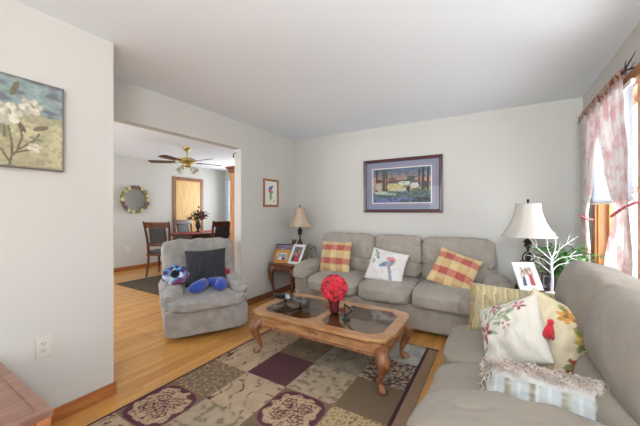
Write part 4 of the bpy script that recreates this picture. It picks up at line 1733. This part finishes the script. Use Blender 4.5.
# flower canvas on the near wall (left of frame)
CW, CHH = 0.62, 0.50
cv = thing('flower_canvas', 'square-edged canvas painting of white flowers on the near white wall', 'painting', (-2.287, 0.424, 1.514), radians(90))
ya0 = 0.424
pc = Paint()
ST, LF, LF2, WH, WH2, SHD = (108, 98, 78), (112, 108, 84), (138, 136, 108), (214, 208, 190), (192, 186, 168), (156, 146, 126)
for pts in ([(0.498, 0.0), (0.508, 0.06), (0.535, 0.10), (0.60, 0.16), (0.62, 0.20)], [(0.508, 0.06), (0.51, 0.12), (0.495, 0.22)], [(0.498, 0.03), (0.47, 0.09), (0.42, 0.12)], [(0.52, 0.08), (0.57, 0.10), (0.60, 0.12)], [(0.53, 0.10), (0.55, 0.17), (0.54, 0.22)]):
    pc.line(pts, 0.005, ST)
for x, y, rx, ry, a, c in ((0.519, 0.43, 0.022, 0.045, -20, LF), (0.545, 0.23, 0.018, 0.036, 30, (90, 82, 66)), (0.628, 0.235, 0.038, 0.022, 25, LF), (0.61, 0.17, 0.035, 0.014, -15, LF2), (0.48, 0.19, 0.03, 0.04, 10, LF2),
                           (0.42, 0.38, 0.03, 0.02, 0, LF), (0.38, 0.2, 0.04, 0.02, 30, LF2), (0.25, 0.3, 0.05, 0.03, 0, LF)):
    pc.ell(x, y, rx * (0.6 if ry > rx else 1), ry * (0.6 if rx >= ry else 1), a, c)
    pc.line([(x - 0.7 * (rx if rx >= ry else 0) * cos(radians(a)), y - 0.7 * (ry if ry > rx else 0)), (x + 0.7 * (rx if rx >= ry else 0) * cos(radians(a)), y + 0.7 * (ry if ry > rx else 0))], 0.0022, ST)
for cx, cy, s in ((0.49, 0.29, 0.058), (0.585, 0.345, 0.046), (0.60, 0.118, 0.028), (0.33, 0.33, 0.07), (0.28, 0.14, 0.05)):
    for k in range(6):
        a = 60 * k + 10
        pc.ell(cx + s * 0.56 * cos(radians(a)), cy + s * 0.5 * sin(radians(a)), s * 0.63, s * 0.46, a, (164, 158, 140))
    for k in range(6):
        a = 60 * k + 10
        pc.ell(cx + s * 0.55 * cos(radians(a)), cy + s * 0.5 * sin(radians(a)), s * 0.58, s * 0.40, a, WH if k % 2 else WH2)
    for k in range(3):
        a = 120 * k + 40
        pc.ell(cx + s * 0.18 * cos(radians(a)), cy + s * 0.18 * sin(radians(a)), s * 0.30, s * 0.18, a + 60, SHD if k == 0 else WH)


def canvas_fn(x, z):
    y = ya0 + x
    n = nz(y * 14, z * 34, 2.0)
    if z > 0.305 + 0.02 * nz(y * 20, 1.0):
        c = mix((146, 166, 162), (124, 142, 144), 0.5 + 1.4 * n)
        if n > 0.2:
            c = mix(c, (108, 112, 124), (n - 0.2) * 5)
    else:
        c = mix((190, 182, 144), (168, 160, 126), 0.5 + 1.3 * nz(y * 12, z * 12, 5.0))
    c = pc.at(y, z, c)
    e = min(CW / 2 - x, z, CHH - z)
    w = 0.012 + 0.02 * abs(nz(y * 15, z * 15, 9))
    if e < w:
        c = mix((92, 84, 84), c, e / w)
    return mix(c, (120, 114, 98), 0.12 + 0.5 * nz(y * 50, z * 50) + 0.25 * nz(y * 18, z * 18, 3))


picture_plate('canvas', CW, CHH, 0.03, canvas_fn, mat('canvas_paint', rough=0.7, vcol=True, bump=0.3, bscale=300), cv, 160, 130)

# ------------------------------------------------------------------ low cabinet in the near left corner
cb = thing('low_cabinet', 'low reddish-brown wooden cabinet against the near wall, bottom left corner', 'cabinet', (-1.87, -0.25, 0))
x0, x1, y0, y1 = -0.39, 0.39, -0.70, 0.70
bm = bmesh.new()
box(bm, x0, x1, y0, y1, 0.478, 0.5)
mesh_obj('cabinet_top', bm, M_cabtop, cb, bevel=0.004)
bm = bmesh.new()
box(bm, x0 + 0.045, x1 - 0.045, y0 + 0.045, y1 - 0.045, 0.497, 0.5025)
mesh_obj('top_panel', bm, M_cabtop, cb, bevel=0.001)
bm = bmesh.new()
for a in ((x0, x0 + 0.04, y0, y1), (x1 - 0.04, x1, y0, y1), (x0 + 0.04, x1 - 0.04, y0, y0 + 0.04), (x0 + 0.04, x1 - 0.04, y1 - 0.04, y1)):
    box(bm, *a, 0.4995, 0.504)
mesh_obj('rim', bm, M_cabtop, cb, bevel=0.002)
mesh_obj('body', B(x0 + 0.03, x1 - 0.03, y0 + 0.03, y1 - 0.03, 0.06, 0.478), M_cab, cb, bevel=0.004)
for sx in (x0 + 0.005, x1 - 0.05):
    for sy in (y0 + 0.005, y1 - 0.05):
        mesh_obj('post', B(sx, sx + 0.045, sy, sy + 0.045, 0, 0.478), M_cab, cb, bevel=0.004)
for k in (-1, 1):
    d_ = mesh_obj('door', B(x1 - 0.03, x1 - 0.012, k * 0.325 - 0.30, k * 0.325 + 0.30, 0.10, 0.45), M_cab, cb, bevel=0.004)
    kn = mesh_obj('knob', lathe(bmesh.new(), [(0.008, 0), (0.006, 0.012), (0.014, 0.022), (0.004, 0.030)], n=14), M_brass, d_)
    kn.rotation_euler = (0, radians(90), 0)
    kn.location = (x1 - 0.012, k * 0.06, 0.28)


# ------------------------------------------------------------------ curtains
def curtain(name, label, prof, zs, x, waves, amp, m, seed=0):
    """prof(z)->(y0,y1); pleats across y, bulge in x"""
    bm = bmesh.new()
    NXc, NZc = 110, 60
    rows = []
    for j in range(NZc + 1):
        z = zs[0] + (zs[1] - zs[0]) * j / NZc
        ya, yb, sq = prof(z)
        row = []
        for i in range(NXc + 1):
            t = i / NXc
            ph = 2 * pi * waves * t + seed + 0.6 * nz(t * 5, z * 1.2, seed)
            y = ya + (yb - ya) * t
            xx = x - amp * sq * sin(ph) - 0.010 * nz(t * 9, z * 3, seed + 5)
            row.append(bm.verts.new((xx, y, z)))
        rows.append(row)
    for a, b in zip(rows, rows[1:]):
        for i in range(NXc):
            bm.faces.new((a[i], a[i + 1], b[i + 1], b[i]))
    o = mesh_obj(name, bm, m, None, recalc=False, angle=0)
    md = o.modifiers.new('thickness', 'SOLIDIFY')
    md.thickness = 0.0012
    return tag(o, label, 'curtain', 'pink toile curtains')


def lerp_keys(keys, z):
    keys = sorted(keys)
    if z <= keys[0][0]:
        return keys[0][1:]
    for a, b in zip(keys, keys[1:]):
        if z <= b[0]:
            t = (z - a[0]) / (b[0] - a[0])
            t = t * t * (3 - 2 * t)
            return tuple(a[i] + (b[i] - a[i]) * t for i in range(1, len(a)))
    return keys[-1][1:]


left_keys = [(0.45, 3.28, 3.70, 1.0), (0.9, 3.36, 3.66, 0.9), (1.22, 3.44, 3.60, 0.7), (1.5, 3.30, 3.61, 0.9), (1.95, 3.10, 3.62, 1.0), (2.14, 3.12, 3.62, 1.0)]
right_keys = [(0.45, 2.44, 2.98, 1.0), (0.9, 2.44, 2.90, 0.9), (1.27, 2.50, 2.74, 0.7), (1.6, 2.53, 2.94, 0.9), (1.95, 2.58, 3.11, 1.0), (2.14, 2.60, 3.11, 1.0)]
cl = curtain('window_curtain', 'left pink and white toile curtain panel, nearest the room corner', lambda z: lerp_keys(left_keys, z), (0.70, 2.14), 0.684, 6, 0.013, M_curtain, 0)
cr_ = curtain('window_curtain', 'right pink and white toile curtain panel, tied back with a red braid', lambda z: lerp_keys(right_keys, z), (0.70, 2.14), 0.684, 6, 0.013, M_curtain, 2)
# gathered headers bunched on the rod
for par, ya, yb in ((cl, 3.12, 3.62), (cr_, 2.60, 3.11)):
    bm = bmesh.new()
    n = 90
    rr = []
    for j in range(9):
        a = 2 * pi * j / 8
        row = []
        for i in range(n + 1):
            t = i / n
            r_ = 0.017 + 0.011 * sin(t * 2 * pi * 11 + j) + 0.006 * nz(t * 30, j * 2.0)
            row.append(bm.verts.new((0.684 + r_ * cos(a) * 0.9, ya + (yb - ya) * t, 2.15 + r_ * 1.3 * sin(a) + 0.004)))
        rr.append(row)
    for a_, b_ in zip(rr, rr[1:]):
        for i in range(n):
            bm.faces.new((a_[i], a_[i + 1], b_[i + 1], b_[i]))
    mesh_obj('gathered_header', bm, M_header, par, angle=0)
rod = thing('curtain_rod', 'dark iron curtain rod with twig ends above the right window', 'curtain rod', (0.684, 3.1, 2.15))
bm = bmesh.new()
tube(bm, [(0, -0.55, 0), (0, 0.55, 0)], 0.008, n=10)
mesh_obj('rod', bm, M_bronze, rod)
for s in (-1, 1):
    bm = bmesh.new()
    stube(bm, [(0, s * 0.55, 0, 0.006), (-0.005, s * 0.60, 0.008, 0.0045), (0.0, s * 0.66, 0.03 if s < 0 else -0.015, 0.003), (0.0, s * 0.71, 0.045 if s < 0 else -0.02, 0.001)], n=8)
    stube(bm, [(0, s * 0.56, 0, 0.004), (0.01, s * 0.60, -0.01, 0.003), (0.01, s * 0.65, 0.0, 0.002), (0.01, s * 0.68, -0.01, 0.0015)], n=8)
    stube(bm, [(0, s * 0.555, 0, 0.004), (-0.01, s * 0.585, 0.015, 0.003), (-0.012, s * 0.61, 0.035, 0.002)], n=8)
    mesh_obj('finial', bm, M_bronze, rod, angle=0)
    bm = bmesh.new()
    tube(bm, [(0, s * 0.54, 0), (0.04, s * 0.54, 0.01), (0.068, s * 0.54, 0.01)], 0.005, n=8)
    mesh_obj('bracket', bm, M_bronze, rod)
# tie backs
M_braid = mat('red_braid', (180, 44, 62), 0.8, rgb2=(220, 150, 150), vscale=60)
bm = bmesh.new()
stube(bm, [(0.725, 2.77, 1.225, 0.007), (0.672, 2.75, 1.235, 0.008), (0.660, 2.64, 1.255, 0.009), (0.670, 2.54, 1.29, 0.008), (0.70, 2.47, 1.32, 0.008), (0.726, 2.44, 1.33, 0.006)], n=10)
o = mesh_obj('curtain_tieback', bm, M_braid)
tag(o, 'red braided tie holding back the right curtain panel', 'tieback')
bm = bmesh.new()
stube(bm, [(0.72, 3.42, 1.20, 0.006), (0.672, 3.45, 1.205, 0.007), (0.670, 3.54, 1.21, 0.007), (0.68, 3.61, 1.22, 0.006), (0.745, 3.66, 1.24, 0.005)], n=10)
for s in (-1, 1):
    stube(bm, [(0.668, 3.5, 1.21, 0.006), (0.652, 3.5 + s * 0.03, 1.235, 0.010), (0.665, 3.5 + s * 0.05, 1.215, 0.005)], n=8)
o = mesh_obj('curtain_tieback', bm, M_braid, angle=0)
tag(o, 'small red bow holding back the left curtain panel', 'tieback')


# ------------------------------------------------------------------ dining room
def dining_chair(label, loc, rz):
    r = thing('dining_chair', label, 'chair', loc, rz, )
    m = M_dark
    bm = bmesh.new()
    squad(bm, (0, 0, 0.475), (0.235, 0.22, 0.03), n=5, seg=8)
    mesh_obj('seat', bm, M_leather, r)
    mesh_obj('seat_frame', B(-0.235, 0.235, -0.22, 0.22, 0.40, 0.45), m, r, bevel=0.006)
    for sx in (-1, 1):
        bm = bmesh.new()
        stube(bm, [(sx * 0.21, -0.19, 0.44, 0.024), (sx * 0.212, -0.20, 0.2, 0.019), (sx * 0.214, -0.21, 0.0, 0.015)], n=8)
        mesh_obj('leg', bm, m, r)
        bm = bmesh.new()
        stube(bm, [(sx * 0.21, 0.27, 0.0, 0.018), (sx * 0.208, 0.21, 0.25, 0.021), (sx * 0.205, 0.20, 0.46, 0.024), (sx * 0.215, 0.235, 0.75, 0.023), (sx * 0.235, 0.30, 1.03, 0.020), (sx * 0.24, 0.325, 1.06, 0.014)], n=8)
        mesh_obj('leg', bm, m, r)
    bm = bmesh.new()
    tp = Matrix.Translation((0, 0.275, 0.99)) @ Matrix.Rotation(radians(-14), 4, 'X')
    box(bm, -0.24, 0.24, -0.014, 0.014, -0.04, 0.07, mtx=tp)
    mesh_obj('back_rail', bm, m, r, bevel=0.008)
    bm = bmesh.new()
    tp2 = Matrix.Translation((0, 0.222, 0.62)) @ Matrix.Rotation(radians(-8), 4, 'X')
    box(bm, -0.20, 0.20, -0.012, 0.012, -0.03, 0.03, mtx=tp2)
    mesh_obj('back_rail', bm, m, r, bevel=0.008)
    bm = bmesh.new()
    tp3 = Matrix.Translation((0, 0.248, 0.80)) @ Matrix.Rotation(radians(-11), 4, 'X')
    box(bm, -0.16, 0.16, -0.018, 0.018, -0.16, 0.155, mtx=tp3)
    mesh_obj('back_panel', bm, M_leather, r, bevel=0.012)
    return r


zr_ = 0.0095
dc = dining_chair('dark wood dining chair at the left end of the dining table, beneath the wreath mirror', (-5.74, 3.47, 0.0), radians(-148))
dup(dc, (-6.30, 4.45, 0.0), radians(92), 'dark wood dining chair between the dining table and the closet door, its black back showing')
dup(dc, (-5.02, 4.12, zr_), radians(-96), 'dark wood dining chair on the near side of the table, right of the vase')
dup(dc, (-5.55, 5.48, zr_), radians(8), 'dark wood dining chair at the far end of the dining table by the hutch')
dt = thing('dining_table', 'dark cherry dining table with a red runner beyond the recliner', 'dining table', (-5.6, 4.40, zr_))
hT = 0.80
bm = bmesh.new()
prism(bm, [(0.44 * cos(a * pi / 20) * (1 if abs(cos(a * pi / 20)) < 2 else 1), 0.90 * sin(a * pi / 20)) for a in range(40)], hT - 0.03, hT)
mesh_obj('tabletop', bm, M_dark, dt, bevel=0.008)
mesh_obj('apron', B(-0.28, 0.28, -0.62, 0.62, hT - 0.12, hT - 0.03), M_dark, dt, bevel=0.006)
for s in (-1, 1):
    for sy in (-1, 1):
        bm = bmesh.new()
        stube(bm, [(s * 0.25, sy * 0.58, hT - 0.04, 0.035), (s * 0.25, sy * 0.58, 0.4, 0.03), (s * 0.25, sy * 0.58, 0.0, 0.02)], n=10)
        mesh_obj('leg', bm, M_dark, dt)
rn = mesh_obj('table_runner', B(-5.82, -5.38, 3.62, 5.18, hT + zr_ + 0.0005, hT + zr_ + 0.003), mat('runner_red', (176, 52, 54), 0.85, rgb2=(150, 36, 42), vscale=20), smooth=False)
tag(rn, 'red runner along the dining table', 'table runner')
zv = hT + zr_ + 0.0035
vs = thing('flower_vase', 'dark vase of red and green flowers on the dining table', 'flowers', (-5.62, 4.16, zv))
mesh_obj('vase', lathe(bmesh.new(), [(0.045, 0), (0.05, 0.01), (0.022, 0.04), (0.05, 0.12), (0.06, 0.17), (0.035, 0.22), (0.045, 0.24), (0.035, 0.238), (0.005, 0.2)], n=20), M_bronze, vs)
bm = bmesh.new()
bf = bmesh.new()
bst = bmesh.new()
random.seed(9)
for k in range(120):
    a = random.uniform(0, 2 * pi)
    rr = random.uniform(0.02, 0.20)
    z = 0.28 + random.uniform(0.0, 0.26) * (1 - rr / 0.28)
    p = Vector((rr * cos(a), rr * sin(a), z))
    if k % 4 == 0:
        tube(bst, [(0, 0, 0.2), tuple(p)], 0.003, n=4)
    if k % 4 == 1:
        squad(bf, p, (0.026, 0.026, 0.022), n=2, seg=3, wr=0.006, ws=30)
    else:
        petal(bm, p, Vector((cos(a), sin(a), random.uniform(-0.3, 0.8))), Vector((0, 0, 1)), 0.085, 0.022)
mesh_obj('leaves', bm, mat('leaf_dull', (66, 78, 48), 0.6, rgb2=(44, 50, 34), vscale=12), vs, angle=0, recalc=False)
mesh_obj('blossoms', bf, mat('blossom_red', (140, 56, 54), 0.7, rgb2=(96, 40, 44), vscale=12), vs, angle=0)
mesh_obj('stems', bst, M_green, vs, angle=0)

# hutch just beyond the opening
hu = thing('china_hutch', 'tall honey oak hutch at the right edge of the dining opening', 'hutch', (-3.215, 3.72, 0))
mesh_obj('body', B(-0.185, 0.18, -0.66, 0.66, 0.0, 1.84), M_casing, hu, bevel=0.004)
bm = bmesh.new()
pr = [(0.0, 0.0), (0.012, 0.012), (0.02, 0.045), (0.045, 0.07), (0.05, 0.09)]
lp = []
for o_, z in pr:
    lp.append([bm.verts.new(p) for p in ((-0.185 - o_, -0.66 - o_, 1.84 + z), (0.185, -0.66 - o_, 1.84 + z), (0.185, 0.66 + o_, 1.84 + z), (-0.185 - o_, 0.66 + o_, 1.84 + z))])
for a, b in zip(lp, lp[1:]):
    for i in range(4):
        bm.faces.new((a[i], a[(i + 1) % 4], b[(i + 1) % 4], b[i]))
bm.faces.new(lp[0][::-1])
bm.faces.new(lp[-1])
mesh_obj('cornice', bm, mat('dark_cornice', (134, 76, 42), 0.4, rgb2=(110, 58, 32), vscale=5), hu, smooth=False)
for k in (-1, 1):
    mesh_obj('door', B(-0.20, -0.186, k * 0.33 - 0.30, k * 0.33 + 0.30, 0.9, 1.80), M_casing, hu, bevel=0.004)
    mesh_obj('door', B(-0.20, -0.186, k * 0.33 - 0.30, k * 0.33 + 0.30, 0.1, 0.82), M_casing, hu, bevel=0.004)

# wreath mirror
wm = thing('wreath_mirror', 'round mirror ringed by a flower wreath on the far dining wall', 'mirror', (-6.818, 3.444, 1.526), radians(90))
bm = bmesh.new()
lathe(bm, [(0.235, 0), (0.235, 0.012)], n=40)
mr = mesh_obj('mirror', bm, M_mirror, wm, smooth=False)
mr.rotation_euler = (radians(90), 0, 0)
bm = bmesh.new()
ring = [(0.272 * cos(2 * pi * i / 48), -0.02, 0.272 * sin(2 * pi * i / 48)) for i in range(49)]
tube(bm, ring, 0.030, n=10)
mesh_obj('wreath_ring', bm, mat('wreath_green', (132, 130, 74), 0.8, rgb2=(96, 96, 54), vscale=25), wm, angle=0)
cols = [('blossom_cream', (206, 200, 150)), ('blossom_plum', (104, 92, 106)), ('blossom_rust', (140, 84, 76)), ('blossom_yellow', (196, 188, 116)), ('blossom_sage', (138, 142, 92)), ('blossom_straw', (206, 196, 140))]
random.seed(13)
for k in range(18):
    a = 2 * pi * k / 18
    bm = bmesh.new()
    c0 = Vector((0.272 * cos(a), -0.045, 0.272 * sin(a)))
    squad(bm, c0, (0.02, 0.014, 0.02), n=2, seg=4)
    for i in range(7):
        b_ = 2 * pi * i / 7 + k
        petal(bm, c0, Vector((cos(b_), -0.35, sin(b_))), Vector((0, -1, 0)), 0.05, 0.016)
    nm, cc_ = cols[(k * 5) % 6] if k % 3 else cols[0]
    mesh_obj('blossom', bm, mat(nm, cc_, 0.7), wm, angle=0, recalc=False)

# ceiling fan with lights
fan = thing('ceiling_fan', 'brass ceiling fan with wooden blades and glass lights in the dining room', 'ceiling fan', (-4.9, 3.39, CZ))
mesh_obj('canopy', lathe(bmesh.new(), [(0.075, 0), (0.073, -0.02), (0.03, -0.06), (0.014, -0.07)], n=24), M_brass, fan)
mesh_obj('downrod', lathe(bmesh.new(), [(0.013, -0.06), (0.013, -0.18)], n=12), M_brass, fan)
mesh_obj('motor', lathe(bmesh.new(), [(0.03, -0.175), (0.10, -0.19), (0.15, -0.215), (0.155, -0.25), (0.12, -0.285), (0.07, -0.305), (0.075, -0.345), (0.03, -0.36)], n=32), M_brass, fan)
M_blade = mat('fan_blade', (124, 92, 70), 0.45, rgb2=(96, 68, 50), vscale=5, stretch=(1, 6, 1))
M_blade2 = mat('fan_blade_underside', (150, 122, 92), 0.45)
for k in range(5):
    bm = bmesh.new()
    prism(bm, [(0.20, -0.05), (0.30, -0.06), (0.60, -0.072), (0.655, -0.05), (0.67, 0), (0.655, 0.05), (0.60, 0.072), (0.30, 0.06), (0.20, 0.05)], -0.004, 0.004,
          mtx=Matrix.Rotation(radians(12), 4, 'X'))
    b_ = mesh_obj('blade', bm, M_blade, fan, bevel=0.002)
    b_.location = (0, 0, -0.265)
    b_.rotation_euler = (0, 0, radians(31 + 186 + 72 * k))
    bm = bmesh.new()
    tube(bm, [(0.12, 0, -0.006), (0.18, 0, -0.012), (0.26, 0, -0.009)], [0.014, 0.012, 0.02], n=8, flat=0.4)
    mesh_obj('blade_bracket', bm, M_brass, b_)
for k in range(4):
    a = radians(20 + 90 * k)
    bm = bmesh.new()
    tube(bm, [(0.04 * cos(a), 0.04 * sin(a), -0.335), (0.09 * cos(a), 0.09 * sin(a), -0.35), (0.12 * cos(a), 0.12 * sin(a), -0.37)], 0.008, n=8)
    arm = mesh_obj('light_arm', bm, M_brass, fan)
    bm = bmesh.new()
    lathe(bm, [(0.02, 0), (0.035, -0.02), (0.048, -0.06), (0.068, -0.10), (0.066, -0.10), (0.046, -0.06), (0.033, -0.022), (0.018, -0.004)], n=20)
    s_ = mesh_obj('glass_shade', bm, M_frost, arm)
    s_.location = (0.12 * cos(a), 0.12 * sin(a), -0.365)
    s_.rotation_euler = (Matrix.Rotation(radians(-38), 3, Vector((-sin(a), cos(a), 0)))).to_euler()

# sheer curtain at the dining window
def prof_d(z):
    return (0, 1, 1.0)


bm = bmesh.new()
rows = []
for j in range(21):
    z = 0.1 + 2.1 * j / 20
    rows.append([bm.verts.new((-6.72 + 0.38 * i / 50, 5.86 - 0.02 * sin(i / 50 * 2 * pi * 6), z)) for i in range(51)])
for a, b in zip(rows, rows[1:]):
    for i in range(50):
        bm.faces.new((a[i], a[i + 1], b[i + 1], b[i]))
o = mesh_obj('sheer_curtain', bm, mk_sheer('sheer_white', (226, 232, 234), (214, 222, 226), 0.5), recalc=False, angle=0)
md = o.modifiers.new('thickness', 'SOLIDIFY')
md.thickness = 0.001
tag(o, 'pale sheer curtain at the far corner of the dining room', 'curtain')
# small hook sensor on the header of the opening
hk = thing('wall_hook', 'small dark hook high on the jamb of the dining opening', 'hook', (-3.0, 2.775, 2.02))
bm = bmesh.new()
stube(bm, [(0.03, 0.003, 0.02, 0.006), (0.03, -0.03, 0.015, 0.005), (0.03, -0.045, -0.01, 0.006), (0.03, -0.04, -0.03, 0.010), (0.03, -0.04, -0.045, 0.004)], n=8)
mesh_obj('hook', bm, M_bronze, hk)
